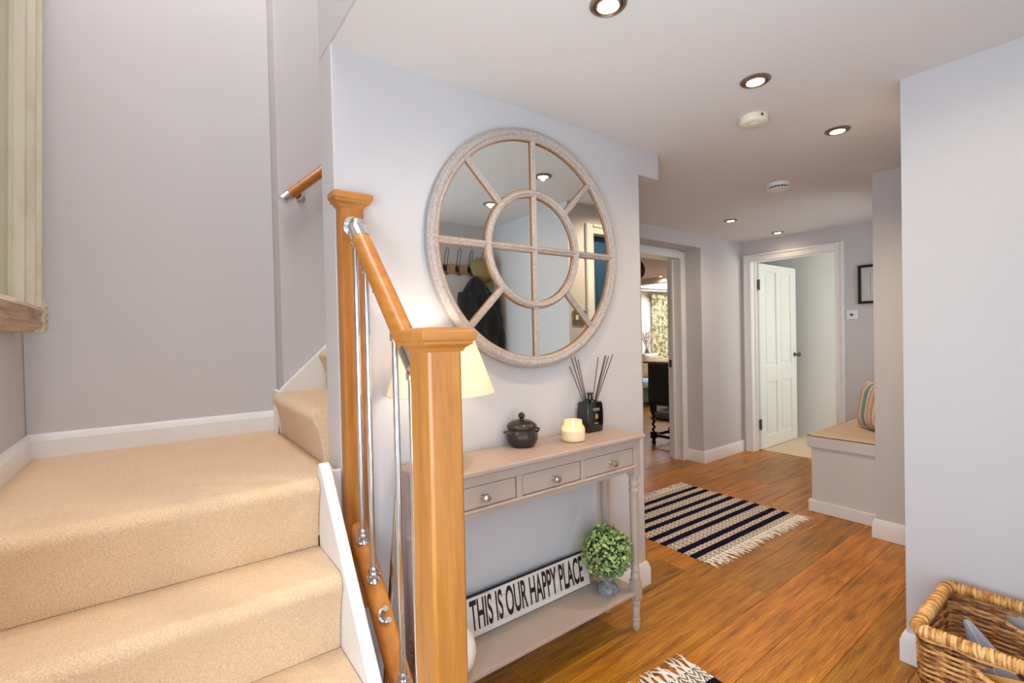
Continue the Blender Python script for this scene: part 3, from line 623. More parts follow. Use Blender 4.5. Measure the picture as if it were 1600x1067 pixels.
# candle in a frosted jar
cc = (1.400, 1.452, TZ)
cj = thing('jar_candle', cc, 'lit white candle in a frosted glass jar beside the black bottle', 'candle')
m = bpy.data.materials.new('warm_frosted_jar_glass'); t = NT(m); t.b.inputs['Base Color'].default_value = L(255, 240, 214); t.b.inputs['Roughness'].default_value = .2
tl = t.n('ShaderNodeBsdfTranslucent'); tl.inputs[0].default_value = L(255, 230, 190); mx = t.n('ShaderNodeMixShader'); mx.inputs[0].default_value = .5
tp = t.n('ShaderNodeBsdfTransparent'); mx2 = t.n('ShaderNodeMixShader'); mx2.inputs[0].default_value = .55
t.l(t.b.outputs[0], mx.inputs[1]); t.l(tl.outputs[0], mx.inputs[2]); t.l(mx.outputs[0], mx2.inputs[1]); t.l(tp.outputs[0], mx2.inputs[2]); t.l(mx2.outputs[0], t.out.inputs[0])
B().lathe([(.0, .0), (.046, 0), (.050, .004), (.0505, .045), (.0495, .056), (.042, .066), (.0385, .070), (.0385, .088), (.036, .088), (.036, .070), (.047, .055), (.048, .042), (.048, .006), (0, .004)], cc, 40).build('jar', m, cj, smooth=45)
B().lathe([(0, .005), (.0475, .005), (.0475, .045), (.044, .046), (0, .044)], cc, 36).build('wax', pm('ivory_wax', L(250, 244, 232), .5, emit=(1, .86, .66, 1), estr=.06), cj)
B().tube([(cc[0], cc[1], TZ+.044), (cc[0], cc[1], TZ+.056)], .0012, 6).build('wick', M_black, cj)
B().lathe([(0, .055), (.004, .059), (.0055, .065), (.0035, .075), (0, .084)], cc, 12).build('flame', pm('candle_flame', (1, .8, .4, 1), .5, emit=(1, .74, .36, 1), estr=24), cj, smooth=60)
q_ = bpy.data.lights.new('candle_light', 'POINT'); q_.energy = .07; q_.color = (1, .68, .36); q_.shadow_soft_size = .006
po = bpy.data.objects.new('candle_light', q_); C.objects.link(po); po.parent = cj; po.location = (0, 0, .072)
# reed diffuser
dx0, dx1, dy0, dy1 = 1.546, 1.650, 1.506, 1.578
df = thing('reed_diffuser', ((dx0+dx1)/2, (dy0+dy1)/2, TZ), 'glossy black square bottle of dark fragrance reeds', 'diffuser')
M_bglass = pm('glossy_black_glass', L(14, 12, 13), .08, coat=.6)
bcx, bcy = (dx0+dx1)/2, (dy0+dy1)/2
def rr_(hx, hy, rad, z, n=5):
    o_ = []
    for sx, sy, a0 in ((1, 1, 0), (-1, 1, 90), (-1, -1, 180), (1, -1, 270)):
        for k in range(n): a = R(a0+90*k/(n-1)); o_.append((bcx+sx*(hx-rad)+rad*math.cos(a), bcy+sy*(hy-rad)+rad*math.sin(a), z))
    return o_
b = B(); vs = []; lv = [(.045, .030, 0), (.049, .034, .003), (.0525, .0365, .045), (.0525, .0365, .09), (.050, .034, .128), (.046, .031, .136), (.03, .022, .141), (.015, .015, .145), (.0125, .0125, .150)]
for hx, hy, z in lv: vs += rr_(hx, hy, min(.008, hy*.5), TZ+z)
n_ = 20
b.add(vs, [tuple(range(n_-1, -1, -1))]+[(i*n_+k, i*n_+(k+1) % n_, i*n_+n_+(k+1) % n_, i*n_+n_+k) for i in range(len(lv)-1) for k in range(n_)]+[tuple((len(lv)-1)*n_+k for k in range(n_))]).build('bottle', M_bglass, df, smooth=30)
B().lathe([(.0125, .148), (.0115, .154), (.0115, .170), (.0165, .174), (.0165, .178), (.010, .178), (.009, .15)], (bcx, bcy, TZ), 24).build('neck', M_bglass, df)
fy = bcy-.0372
# printed front: two short lines, a gold oval, a line at the foot
M_gold = pm('gold_foil', L(226, 172, 60), .3, .6); M_print = pm('white_print', L(226, 220, 212), .5)
def curve_face(z): return fy
o_ = B().lathe([(0, 0), (.011, 0), (.011, -.0009), (0, -.0009)], (0, 0, 0), 28, axis='y'); o_.xf(Matrix.Translation((bcx+.003, fy, TZ+.072)) @ Matrix.Diagonal((.85, 1, 1.15, 1))); o_.build('gold_oval', M_gold, df)
def text_mesh(name, s, size, mat, parent, M, ext=.0004, offset=0, sx=1.0):
    cu = bpy.data.curves.new(name, 'FONT'); cu.body = s; cu.size = size; cu.extrude = ext; cu.offset = offset; cu.align_x = 'CENTER'; cu.align_y = 'CENTER'
    o = bpy.data.objects.new(name, cu); C.objects.link(o); bpy.context.view_layer.update()
    me = bpy.data.meshes.new_from_object(o.evaluated_get(bpy.context.evaluated_depsgraph_get())); bpy.data.objects.remove(o)
    me.transform(M @ Matrix.Diagonal((sx, 1, 1, 1))); me.transform(Matrix.Translation(-BASE[parent.name])); me.materials.clear(); me.materials.append(mat); me.name = name
    o = bpy.data.objects.new(name, me); C.objects.link(o); o.parent = parent; BASE[o.name] = BASE[parent.name]; return o
for nm, wd, z, hh in (('print_line', .044, .106, .0028), ('print_line', .042, .099, .0022), ('print_line', .026, .040, .0030)):
    q = B(); n_l = int(wd/.0032); rg = random.Random(int(z*1000))
    for k in range(n_l):
        xx = bcx+.003-wd/2+k*.0032; kd = rg.random()
        q.box(xx, xx+(.0008 if kd < .4 else .0021), fy-.0007, fy+.0004, TZ+z, TZ+z+hh)
        if kd < .4: q.box(xx, xx+.002, fy-.0007, fy+.0004, TZ+z, TZ+z+.0007)
    q.build(nm, M_print, df, smooth=None)
rg = random.Random(3); nk = Vector((bcx, bcy, TZ+.06))
ax2 = Vector((rt.x, rt.y, 0)).normalized()
M_reed = pm('dark_plum_reed', L(46, 32, 36), .7)
for lean, up_, dp in ((-.118, .305, .03), (-.092, .345, .0), (-.075, .352, -.03), (-.055, .336, .02), (.048, .345, .03), (.078, .352, -.02), (.088, .352, .02), (.098, .348, .0), (.118, .358, -.015)):
    tip = Vector((bcx, bcy, TZ))+ax2*lean*.92+Vector((fw.x, fw.y, 0))*dp*.4+Vector((0, 0, up_-.004)); root = Vector((bcx, bcy, TZ+.03))-ax2*lean*.075
    if tip.y > WY-.004: tip.y = WY-.006
    B().tube([root, tip], .0019, 7).build('reed', M_reed, df)
# ================================================================ THINGS ON THE CONSOLE SHELF
SZ = .183
sg = thing('wooden_sign', (1.21, 1.55, SZ), 'long wooden sign reading THIS IS OUR HAPPY PLACE', 'sign')
Mt = Matrix.Translation((1.215, 1.532, SZ)) @ Matrix.Rotation(R(-9), 4, 'X')
m = bpy.data.materials.new('whitewashed_board'); t = NT(m); v = t.coords((3, 30, 26)); f = t.noise(v, 1.5, 5, .7)
t.l(t.ramp(f, [(.30, L(190, 150, 124)), (.42, L(222, 208, 194)), (.7, L(236, 228, 220))]), t.b.inputs['Base Color']); t.b.inputs['Roughness'].default_value = .8; M_board = m
M_sgb = pm('dark_sign_edge', L(30, 26, 34), .7)
b = B().box(-.352, .352, 0, .016, 0, .150); b.xf(Mt); b.build('back_board', M_sgb, sg, bevel=.001)
b = B().box(-.350, .350, -.0015, .002, .003, .1465); b.xf(Mt); b.build('painted_face', M_board, sg)
M_letter = pm('black_brown_lettering', L(34, 20, 18), .7, var=.3, vscale=40)
text_mesh('lettering', 'THIS IS OUR HAPPY PLACE', .152, M_letter, sg, Mt @ Matrix.Translation((.014, -.0016, .0745)) @ Matrix.Rotation(R(90), 4, 'X'), .0005, .0030, .332)
# topiary
ub = (1.585, 1.442, SZ)
tp_ = thing('topiary', ub, 'round artificial leaf ball in a small grey stone urn', 'plant')
m = bpy.data.materials.new('weathered_grey_stone'); t = NT(m); f = t.noise(t.coords(), 45, 5, .7)
t.l(t.ramp(f, [(.3, L(92, 92, 94)), (.55, L(140, 140, 140)), (.75, L(182, 180, 176))]), t.b.inputs['Base Color']); t.b.inputs['Roughness'].default_value = .85; t.bump(f, .4, .004); M_stone = m
b = B(); n_ = 64
prof = [(0, 0), (.046, 0), (.049, .006), (.047, .018), (.038, .030), (.024, .038), (.0185, .044), (.0195, .050), (.030, .055), (.044, .063), (.051, .076), (.053, .088), (.048, .094), (.046, .094), (.04, .088), (0, .086)]
vs = []
for i, (r, z) in enumerate(prof):
    for k in range(n_):
        a = 2*math.pi*k/n_; fl = 1+(.07*abs(math.sin(a*8))-.03 if 8 <= i <= 12 else 0)
        vs.append((ub[0]+r*fl*math.cos(a), ub[1]+r*fl*math.sin(a), ub[2]+z))
b.add(vs, [(i*n_+k, i*n_+(k+1) % n_, (i+1)*n_+(k+1) % n_, (i+1)*n_+k) for i in range(len(prof)-1) for k in range(n_)]).build('urn', M_stone, tp_, smooth=50)
BC = Vector((ub[0]-.002, ub[1]+.002, SZ+.176)); BR = .110
m = bpy.data.materials.new('green_plastic_leaf'); t = NT(m)
ge = t.n('ShaderNodeNewGeometry'); 
t.l(t.ramp(ge.outputs['Random Per Island'], [(0, L(84, 116, 58)), (.3, L(132, 158, 92)), (.6, L(164, 186, 114)), (.85, L(200, 208, 116)), (1, L(150, 170, 132))]), t.b.inputs['Base Color']); t.b.inputs['Roughness'].default_value = .55
t.b.inputs['Subsurface Weight'].default_value = .0; M_leaf = m
b = B(); rg = random.Random(11)
def leaf(b, c, nrm, size, roll_):
    nrm = nrm.normalized(); x = nrm.orthogonal().normalized(); x = Matrix.Rotation(roll_, 3, nrm) @ x; y = nrm.cross(x)
    pts = [(-.5, 0, 0), (-.25, .34, .06), (.15, .40, .10), (.5, .12, .02), (.5, -.12, .02), (.15, -.40, .10), (-.25, -.34, .06), (0.05, 0, -.04)]
    vs = [c+(x*p+y*q+nrm*r)*size for p, q, r in pts]
    b.add(vs, [(0, 1, 7), (1, 2, 7), (2, 3, 7), (3, 4, 7), (4, 5, 7), (5, 6, 7), (6, 0, 7)])
for k in range(1500):
    d = Vector((rg.gauss(0, 1), rg.gauss(0, 1), rg.gauss(0, 1))).normalized()
    rad = BR*(.80+.22*rg.random()+.10*mnoise.noise(d*3))
    if d.z < -.80: continue
    nr = (d+Vector((rg.gauss(0, .55), rg.gauss(0, .55), rg.gauss(0, .55)))).normalized()
    leaf(b, BC+d*rad, nr, .011+.009*rg.random(), rg.random()*6.28)
fo = b.build('foliage', M_leaf, tp_, smooth=None); fo['kind'] = 'stuff'
b = B()
for k in range(26):   # the few broad rosettes that stand out
    d = Vector((rg.gauss(0, 1), rg.gauss(0, 1), rg.gauss(0, 1))).normalized()
    if d.dot(Vector((-fw.x, -fw.y, .3))) < .15: continue
    lb = B(); leaf(lb, BC+d*BR*1.0, d, .030, rg.random()*6); leaf(lb, BC+d*BR*1.015, (d+Vector((.3, .1, .2))).normalized(), .022, rg.random()*6); lb.build('broad_leaf', M_leaf, tp_, smooth=None)
b = B().add(*sphere(BC, BR*.82, 20, 12)); b.build('core', pm('dark_green_core', L(44, 60, 32), .9), tp_)
B().lathe([(0, .08), (.006, .08), (.006, .12), (0, .12)], ub, 10).build('stem', pm('brown_stem', L(84, 62, 40), .8), tp_)
# round white vase half hidden by the post
vc = (.758, 1.425, SZ)
vz = thing('round_vase', vc, 'round white ceramic vase on the console shelf, half hidden by the post', 'vase')
M_cer = pm('white_ceramic', L(236, 230, 222), .3)
B().lathe([(0, 0), (.05, 0), (.072, .012), (.096, .045), (.104, .08), (.098, .115), (.075, .148), (.045, .165), (.034, .172), (.034, .18), (.030, .18), (.030, .168), (0, .15)], vc, 40).build('body', M_cer, vz, smooth=50)
B().tube([Vector((vc[0]+.034*math.cos(a), vc[1]+.034*math.sin(a), SZ+.18)) for a in [2*math.pi*k/28 for k in range(28)]], .004, 8, closed=True).build('rim', M_cer, vz)
# ================================================================ RUGS
STR = [2.315, 2.217, 2.093, 1.997, 1.884, 1.796, 1.671, 1.583]
def rug_mat(name, centres, lo, hi, half=.0235):
    m = bpy.data.materials.new(name); t = NT(m)
    tc = t.n('ShaderNodeTexCoord'); sp = t.n('ShaderNodeSeparateXYZ'); t.l(tc.outputs['Object'], sp.inputs[0])
    wob = t.n('ShaderNodeTexNoise', Scale=22.0, Detail=2.0); t.l(tc.outputs['Object'], wob.inputs['Vector'])
    y = t.math('ADD', sp.outputs['Y'], t.math('MULTIPLY', t.math('SUBTRACT', wob.outputs['Fac'], .5), .008)); x = sp.outputs['X']
    mask = None
    for c in centres:
        k = t.math('LESS_THAN', t.math('ABSOLUTE', t.math('SUBTRACT', y, c)), half)
        mask = k if mask is None else t.math('MAXIMUM', mask, k)
    # woven marks between the stripes: slanted navy dashes set in short blocks
    u = t.math('FRACT', t.math('DIVIDE', x, .044)); tri = t.math('ABSOLUTE', t.math('SUBTRACT', u, .5))
    ph = t.math('ADD', t.math('DIVIDE', y, .027), t.math('MULTIPLY', tri, 2.6))
    pat = t.math('LESS_THAN', t.math('FRACT', ph), .40)
    bar = t.math('LESS_THAN', t.math('ABSOLUTE', t.math('SUBTRACT', u, .5)), .07)
    pat = t.math('MAXIMUM', pat, bar)
    wv = t.n('ShaderNodeTexNoise', Scale=190.0, Detail=1.0); t.l(tc.outputs['Object'], wv.inputs['Vector'])
    pat = t.math('MULTIPLY', pat, t.math('GREATER_THAN', wv.outputs['Fac'], .36))
    navy = L(24, 22, 48); cream = L(244, 230, 212)
    col = t.mix(t.math('MULTIPLY', pat, .88), cream, navy); col = t.mix(mask, col, L(22, 20, 46))
    t.l(col, t.b.inputs['Base Color']); t.b.inputs['Roughness'].default_value = .95; t.b.inputs['Specular IOR Level'].default_value = .1
    t.bump(wv.outputs['Fac'], .6, .004); return m
M_fr = pm('cream_cotton_fringe', L(250, 240, 226), .95, var=.05, vscale=60)
def rug(cx, cy, wx, wy, rot, label, centres, seed, ends):
    th_ = thing('striped_rug', (cx, cy, 0), label, 'rug', 'navy and cream striped rugs'); rg = random.Random(seed)
    mat = rug_mat('woven_navy_cream_stripes', centres, 0, 0)
    def f(u, v):
        x = (u-.5)*wx; y = (v-.5)*wy
        return (cx+x, cy+y, .006+.0018*mnoise.noise(Vector((x*4, y*4, seed))))
    b = B().grid(f, 40, 36); k = len(b.v)
    b.v += [Vector((v.x, v.y, .001)) for v in b.v[:k]]
    nv = 37
    ed = [i*nv for i in range(41)]+[40*nv+j for j in range(1, 37)]+[i*nv+36 for i in range(39, -1, -1)]+[j for j in range(35, 0, -1)]
    b.f += [(ed[i], ed[(i+1) % len(ed)], ed[(i+1) % len(ed)]+k, ed[i]+k) for i in range(len(ed))]
    o = b.build('woven_field', mat, th_, smooth=60)
    for e in ends:
        fb = B(); n_ = int(wx/.0085)
        for q in range(n_):
            x = cx-wx/2+wx*(q+.5)/n_; y0 = cy+e*wy/2; ln = .075*(.75+.45*rg.random()); sk = rg.gauss(0, .018)+.010*math.sin(q*.8)
            knot = Vector((round(x/.034)*.034, y0+e*.016, .006))
            a = Vector((x, y0-e*.004, .007)); mid = a.lerp(knot, .5); mid.y = y0+e*.017
            tip = Vector((mid.x+sk, y0+e*ln, .003+.002*rg.random()))
            m2 = mid.lerp(tip, .5)+Vector((rg.gauss(0, .006), 0, .004*rg.random()+.002))
            fb.tube([a, mid, m2, tip], [.0026, .0030, .0028, .0014], 5)
        fo = fb.build('fringe', M_fr, th_, smooth=60); fo['kind'] = 'stuff'
    th_.rotation_euler.z = R(rot); return th_
rug(3.075, 1.952, 1.14, .895, -1.6, 'striped navy and cream rug with tassels lying beyond the console', [c-.008-1.944 for c in STR], 1, (-1, 1))
rug(1.16, .62, .98, .98, -4.0, 'corner of a navy and cream rug near the front post', [.40-.11*i-(.0 if i % 2 else .012) for i in range(8)], 2, (1, -1))
# ================================================================ WICKER BASKET
bx0, bx1, by0, by1, bh = 1.872, 2.300, -.115, .447, .392
bk = thing('wicker_basket', ((bx0+bx1)/2, (by0+by1)/2, 0), 'rectangular golden wicker basket against the right hand wall', 'basket')
def wick(name, c1, c2, c3):
    m = bpy.data.materials.new(name); t = NT(m); ge = t.n('ShaderNodeNewGeometry'); f = t.noise(t.coords((1, 1, 1)), 38, 4, .6)
    g = t.math('ADD', t.math('MULTIPLY', f, .65), t.math('MULTIPLY', ge.outputs['Random Per Island'], .35))
    t.l(t.ramp(g, [(.3, c3), (.48, c1), (.68, c2)]), t.b.inputs['Base Color']); t.b.inputs['Roughness'].default_value = .45; t.bump(t.noise(t.coords((1, 1, 1)), 300, 2), .2, .002); return m
M_wk = wick('golden_brown_wicker', L(176, 112, 56), L(220, 164, 98), L(96, 50, 20)); M_wkr = wick('pale_wrapped_rim', L(214, 156, 84), L(238, 194, 126), L(160, 96, 40))
def perim(inset, rad=.03, n=6, z=0.):
    o_ = []
    X0, X1, Y0, Y1 = bx0+inset, bx1-inset, by0+inset, by1-inset
    for cx, cy, a0 in ((X1-rad, Y1-rad, 0), (X0+rad, Y1-rad, 90), (X0+rad, Y0+rad, 180), (X1-rad, Y0+rad, 270)):
        for k in range(n): a = R(a0+90*k/(n-1)); o_.append(Vector((cx+rad*math.cos(a), cy+rad*math.sin(a), z)))
    return o_
def resample(P, step, closed=True):
    Q = P+[P[0]] if closed else P; segs = [(Q[i+1]-Q[i]).length for i in range(len(Q)-1)]; tot = sum(segs); n = max(8, int(round(tot/step))); out = []; i = 0; acc = 0
    for k in range(n if closed else n+1):
        s = tot*k/n
        while i < len(segs)-1 and s > acc+segs[i]: acc += segs[i]; i += 1
        out.append(Q[i].lerp(Q[i+1], (s-acc)/max(segs[i], 1e-9)))
    return out, tot
def inhole(p, z):   # hand holes in the two long sides
    return abs(p.y-.165) < .125*math.sqrt(max(0, 1-((z-.330)/.034)**2)) if abs(z-.330) < .034 and (abs(p.x-bx0) < .02 or abs(p.x-bx1) < .02) else False
weave = B(); rows = 46; rg = random.Random(5)
base_p, tot = resample(perim(.012), .0145); nst = len(base_p)//4*2
cen = Vector(((bx0+bx1)/2, (by0+by1)/2, 0))
NP = len(base_p)
nrm_ = []
for i, p in enumerate(base_p):
    tg = (base_p[(i+1) % NP]-base_p[i-1]).normalized(); nrm_.append(Vector((tg.y, -tg.x, 0)))
for r_ in range(rows):
    z = .008+r_*(bh-.03)/rows; tap = -.010*(1-z/bh)
    pts = []; runs = []
    for i, p in enumerate(base_p):
        ph = (i/4+r_*.5)*2*math.pi*.5*1.0
        off_ = .0062*math.sin(math.pi*(i/4.0)+math.pi*r_)
        q = p+nrm_[i]*(off_+tap)+Vector((0, 0, z+.0016*mnoise.noise(Vector((i*.21, r_*3.1, 0)))))
        if inhole(p, z):
            if len(pts) > 2: runs.append(pts)
            pts = []
        else: pts.append(q)
    whole = not runs
    if pts: runs.append(pts)
    if not whole and len(runs) > 2: runs = [runs[-1]+runs[0]]+runs[1:-1]
    for pp in runs:
        if len(pp) > 2: weave.tube(pp, .0050, 6, closed=whole, cap=True, flat=(0, 0, 1))
wo = weave.build('woven_side', M_wk, bk, smooth=60); wo['kind'] = 'stuff'
stk = B()
for i in range(0, NP, 4):
    p = base_p[i]; tap = -.010
    if inhole(p, .330): stk.tube([p+nrm_[i]*tap+Vector((0, 0, .004)), p+Vector((0, 0, .294))], .0036, 6)
    else: stk.tube([p+nrm_[i]*tap+Vector((0, 0, .004)), p+Vector((0, 0, bh-.012))], .0036, 6)
so = stk.build('stakes', M_wk, bk, smooth=60); so['kind'] = 'stuff'
rimp, tot = resample(perim(.012, .022, 6, bh-.006), .0085)
B().tube(rimp, .0150, 10, closed=True).build('rim_core', M_wk, bk, smooth=60)
wr = B(); nR = len(rimp)
for i, p in enumerate(rimp):
    tg = (rimp[(i+1) % nR]-rimp[i-1]).normalized(); tg = (tg+Vector((rg.gauss(0, .10), rg.gauss(0, .10), rg.gauss(0, .12)))).normalized()
    a_ = Vector((0, 0, 1)); a_ = (a_-tg*a_.dot(tg)).normalized(); c_ = tg.cross(a_); rr0 = .0150+rg.uniform(-.0006, .0012)
    wr.tube([p+(a_*math.cos(q)+c_*math.sin(q))*rr0 for q in [2*math.pi*k/14 for k in range(14)]], .0047+rg.uniform(-.0006, .0006), 6, closed=True)
o = wr.build('wrapped_rim', M_wkr, bk, smooth=60); o['kind'] = 'stuff'
for xs_ in (bx0+.012, bx1-.012):
    hp = [Vector((xs_, .165+.130*math.cos(a), .330+.037*math.sin(a))) for a in [math.pi+math.pi*k/60 for k in range(61)]]
    hp, _ = resample(hp, .002, False)
    B().tube(hp, [.0072+.0013*abs(math.sin(math.pi*i/4)) for i in range(len(hp))], 10).build('hole_binding', M_wkr, bk, smooth=60)
B().box(bx0+.03, bx1-.03, by0+.03, by1-.03, .004, .014).build('base', M_wk, bk)
# what lies in the basket
M_felt = pm('blue_grey_felt', L(156, 160, 170), .85, var=.05, vscale=30)
fb_ = thing('felt_slipper', (2.04, .18, .015), 'blue grey felt slipper standing in the wicker basket', 'slipper')
sT, sB = Vector((2.078, .352, .378)), Vector((2.03, .165, .035)); sa_ = (sB-sT).normalized(); ss_ = Vector((0, .87, -.49)); ss_ = (ss_-sa_*ss_.dot(sa_)).normalized(); st_ = sa_.cross(ss_)
def slip(u, v):
    a = 2*math.pi*v; w_ = .060*math.sin(math.pi*min(.93, .03+.66*u))**.85; p = sT.lerp(sB, u)+ss_*w_*math.cos(a)+st_*w_*.42*math.sin(a); return tuple(p)
b = B().grid(slip, 20, 24); b.build('upper', M_felt, fb_, smooth=60)
B().tube([slip(u/20, .27 if st_.x > 0 else .73) for u in range(0, 19)], .0016, 6).tube([slip(u/20, .73 if st_.x > 0 else .27) for u in range(0, 19)], .0016, 6).build('seam', pm('pale_seam', L(206, 202, 192), .8), fb_)
env = B().box(-.002, .002, -.10, .10, 0, .29); env.xf(Matrix.Translation((1.935, .150, .03)) @ Matrix.Rotation(R(3), 4, 'Y') @ Matrix.Rotation(R(-14), 4, 'X'))
tag(env.build('card_folder', pm('amber_card', L(222, 160, 74), .7)), 'amber card folder standing in the wicker basket', 'folder')
# ================================================================ BENCH SEAT AND CUSHION
bs = thing('bench_seat', (4.5, 1.26, 0), 'pale grey built-in bench seat with a padded top', 'bench')
B().box(3.815, 5.198, 1.032, 1.470, 0, .472).build('box', M_bench, bs, bevel=.003)
B().box(3.797, 5.198, 1.032, 1.492, .472, .550).build('seat_top', M_bench, bs, bevel=.004)
B().prism([(3.815, 1.035), (3.797, 1.035), (3.797, 1.488), (5.198, 1.488), (5.198, 1.470), (3.815, 1.470)], 'z', 0, .085).build('plinth', M_white, bs, bevel=.005)
M_pad = pm('oatmeal_woven_pad', L(206, 186, 158), .95, var=.10, vscale=160, bump=.5, bscale=400, bdist=.003)
def pad(u, v): 
    x = 3.80+1.39*u; y = 1.035+.452*v; e = min(u*1.39, (1-u)*1.39, v*.452, (1-v)*.452); return (x, y, .551+.016*min(1, e/.02)**.5+.003*mnoise.noise(Vector((x*7, y*7, 0))))
b = B().grid(pad, 60, 24); b.build('seat_pad', M_pad, bs, smooth=60)
B().tube([(3.80, 1.035, .553), (3.80, 1.487, .553), (5.19, 1.487, .553)], .004, 6).build('piping', pm('brown_piping', L(120, 92, 66), .9), bs)
m = bpy.data.materials.new('teal_pink_striped_cotton'); t = NT(m); tc = t.n('ShaderNodeTexCoord'); sp = t.n('ShaderNodeSeparateXYZ'); t.l(tc.outputs['Object'], sp.inputs[0])
fr = t.math('FRACT', t.math('ADD', t.math('DIVIDE', sp.outputs['X'], .15), .30))
rp = t.ramp(fr, [(0, L(214, 190, 170)), (.16, L(206, 164, 148)), (.30, L(226, 208, 188)), (.40, L(120, 152, 158)), (.62, L(134, 164, 168)), (.70, L(222, 206, 178)), (.86, L(196, 150, 130))])
rp.node.color_ramp.interpolation = 'CONSTANT'; t.l(rp, t.b.inputs['Base Color']); t.b.inputs['Roughness'].default_value = .9; t.bump(t.noise(tc.outputs['Object'], 220, 2), .3, .002); M_cush = m
def pillow(name, mat, M, s, th_, label, cat, seed=0):
    b = B()
    for sg_ in (1, -1):
        def f(u, v):
            x, y = 2*u-1, 2*v-1; e = max(0, (1-abs(x)**3.2)*(1-abs(y)**3.2))
            pin = 1-.07*(1-abs(x*y))*max(abs(x), abs(y))**6
            return (x*s/2*pin, sg_*th_/2*e**.55+.004*mnoise.noise(Vector((x*3, y*3, seed+sg_))), y*s/2*pin)
        b.grid(f, 26, 26)
    o = b.build(name, mat, base=(0, 0, 0), smooth=70); o.matrix_world = M; return tag(o, label, cat)
pillow('striped_cushion', M_cush, Matrix.Translation((4.24, 1.185, .752)) @ Matrix.Rotation(R(48), 4, 'Z') @ Matrix.Rotation(R(10), 4, 'X'), .35, .15, 'teal and pink striped cushion on the bench seat', 'cushion')
# ================================================================ FAR WALL: PICTURE, SWITCH
pf = thing('picture_frame', (5.185, 1.36, 1.55), 'black framed print with wide pale mount on the far wall', 'picture')
py0, py1, pz0, pz1 = 1.16, 1.585, 1.552, 1.903
for a in ((py0, py1, pz0, pz0+.022), (py0, py1, pz1-.022, pz1), (py0, py0+.022, pz0+.022, pz1-.022), (py1-.022, py1, pz0+.022, pz1-.022)): B().box(5.172, 5.199, a[0], a[1], a[2], a[3]).build('frame_side', M_black, pf, bevel=.002)
B().box(5.190, 5.198, py0+.02, py1-.02, pz0+.02, pz1-.02).build('mount', pm('grey_white_mount', L(206, 202, 198), .8), pf)
B().box(5.1885, 5.1905, py0+.09, py1-.09, pz0+.075, pz1-.075).build('bevel_line', pm('grey_line', L(110, 106, 104), .8), pf); B().box(5.1875, 5.1895, py0+.093, py1-.093, pz0+.078, pz1-.078).build('print', pm('faint_print', L(212, 208, 202), .8, var=.06, vscale=12), pf)
sw = thing('switch_plate', (5.195, 1.64, 1.41), 'white square switch plate beside the panelled door', 'switch')
B().box(5.191, 5.1995, 1.596, 1.686, 1.412, 1.498).build('plate', pm('glossy_white_plate', L(232, 238, 244), .12), sw, bevel=.003)
B().lathe([(0, 0), (.012, 0), (.011, -.008), (0, -.010)], (5.191, 1.641, 1.455), 18, axis='x').build('knob', M_pewter, sw)
# ================================================================ CEILING FITTINGS
M_bulb = pm('lit_spot_lamp', (1, .95, .85, 1), .4, emit=(1, .86, .66, 1), estr=26)
M_bez = pm('satin_nickel_bezel', L(150, 128, 108), .35, .85)
def downlight(x, y, z, label, energy=None, r=.054, light=True):
    dl = thing('downlight', (x, y, z-.012), label, 'downlight', 'recessed ceiling downlights')
    c = (x, y, z)
    B().lathe([(r, -.0005), (r, -.004), (r*.95, -.007), (r*.80, -.009), (r*.76, -.006), (r*.76, -.0005)], c, 40).build('bezel', M_bez, dl)
    B().lathe([(r*.74, -.001), (r*.74, -.006), (r*.68, -.010), (r*.60, -.009), (r*.58, -.001)], c, 36).build('tilt_ring', M_bez, dl)
    B().lathe([(0, -.001), (r*.54, -.001), (r*.54, -.006), (r*.4, -.008), (0, -.010)], c, 30).build('lamp', M_bulb, dl)
    if light:
        d = bpy.data.lights.new('downlight_beam', 'SPOT'); d.energy = energy or SPOT_W; d.color = WARM; d.spot_size = R(160); d.spot_blend = 1.0; d.shadow_soft_size = .014
        o = bpy.data.objects.new('downlight_beam', d); C.objects.link(o); o.parent = dl; o.location = (0, 0, -.002)
    return dl
downlight(1.088, .945, CE, 'lit downlight in the ceiling nearest the mirror wall, cut by the top edge', 26)
downlight(1.885, .905, CE, 'lit downlight in the ceiling in front of the ivory detector', 7)
downlight(2.69, .90, CE, 'lit downlight in the ceiling nearest the right hand wall', 62)
downlight(4.06, 2.18, CE, 'lit downlight in the ceiling near the sitting room doorway', 26)
downlight(4.97, 2.19, CE, 'lit downlight in the ceiling over the panelled door', 4)
downlight(1.926, .23, CE, 'lit downlight seen low on the left in the round mirror', 6)
downlight(7.0, 5.02, CE, 'small downlight in the sitting room ceiling', 8.0)
de = thing('ceiling_detector', (2.20, 1.067, CE-.035), 'round ivory detector on the ceiling between two downlights', 'detector')
B().lathe([(0, 0), (.058, 0), (.060, -.006), (.060, -.014), (.0585, -.016), (.060, -.018), (.058, -.028), (.052, -.033), (0, -.034)], (2.20, 1.067, CE), 48).build('body', M_plastic_old, de, smooth=40)
B().lathe([(0, -.033), (.017, -.033), (.016, -.0365), (0, -.037)], (2.196, 1.06, CE), 24).build('test_button', M_plastic, de)
B().box(2.16, 2.172, 1.01, 1.013, CE-.020, CE-.010).build('vent', M_black, de)
ds = thing('smoke_alarm', (3.33, 1.46, CE-.045), 'white smoke alarm with dark slots on the corridor ceiling', 'smoke alarm')
B().lathe([(0, 0), (.066, 0), (.068, -.008), (.066, -.022), (.0645, -.024)], (3.33, 1.46, CE), 48).build('base', M_plastic, ds, smooth=40)
B().lathe([(.058, -.022), (.060, -.034)], (3.33, 1.46, CE), 40).build('dark_slot', M_black, ds)
B().lathe([(.062, -.034), (.063, -.038), (.054, -.045), (0, -.046)], (3.33, 1.46, CE), 48).build('cover', M_plastic, ds, smooth=40)
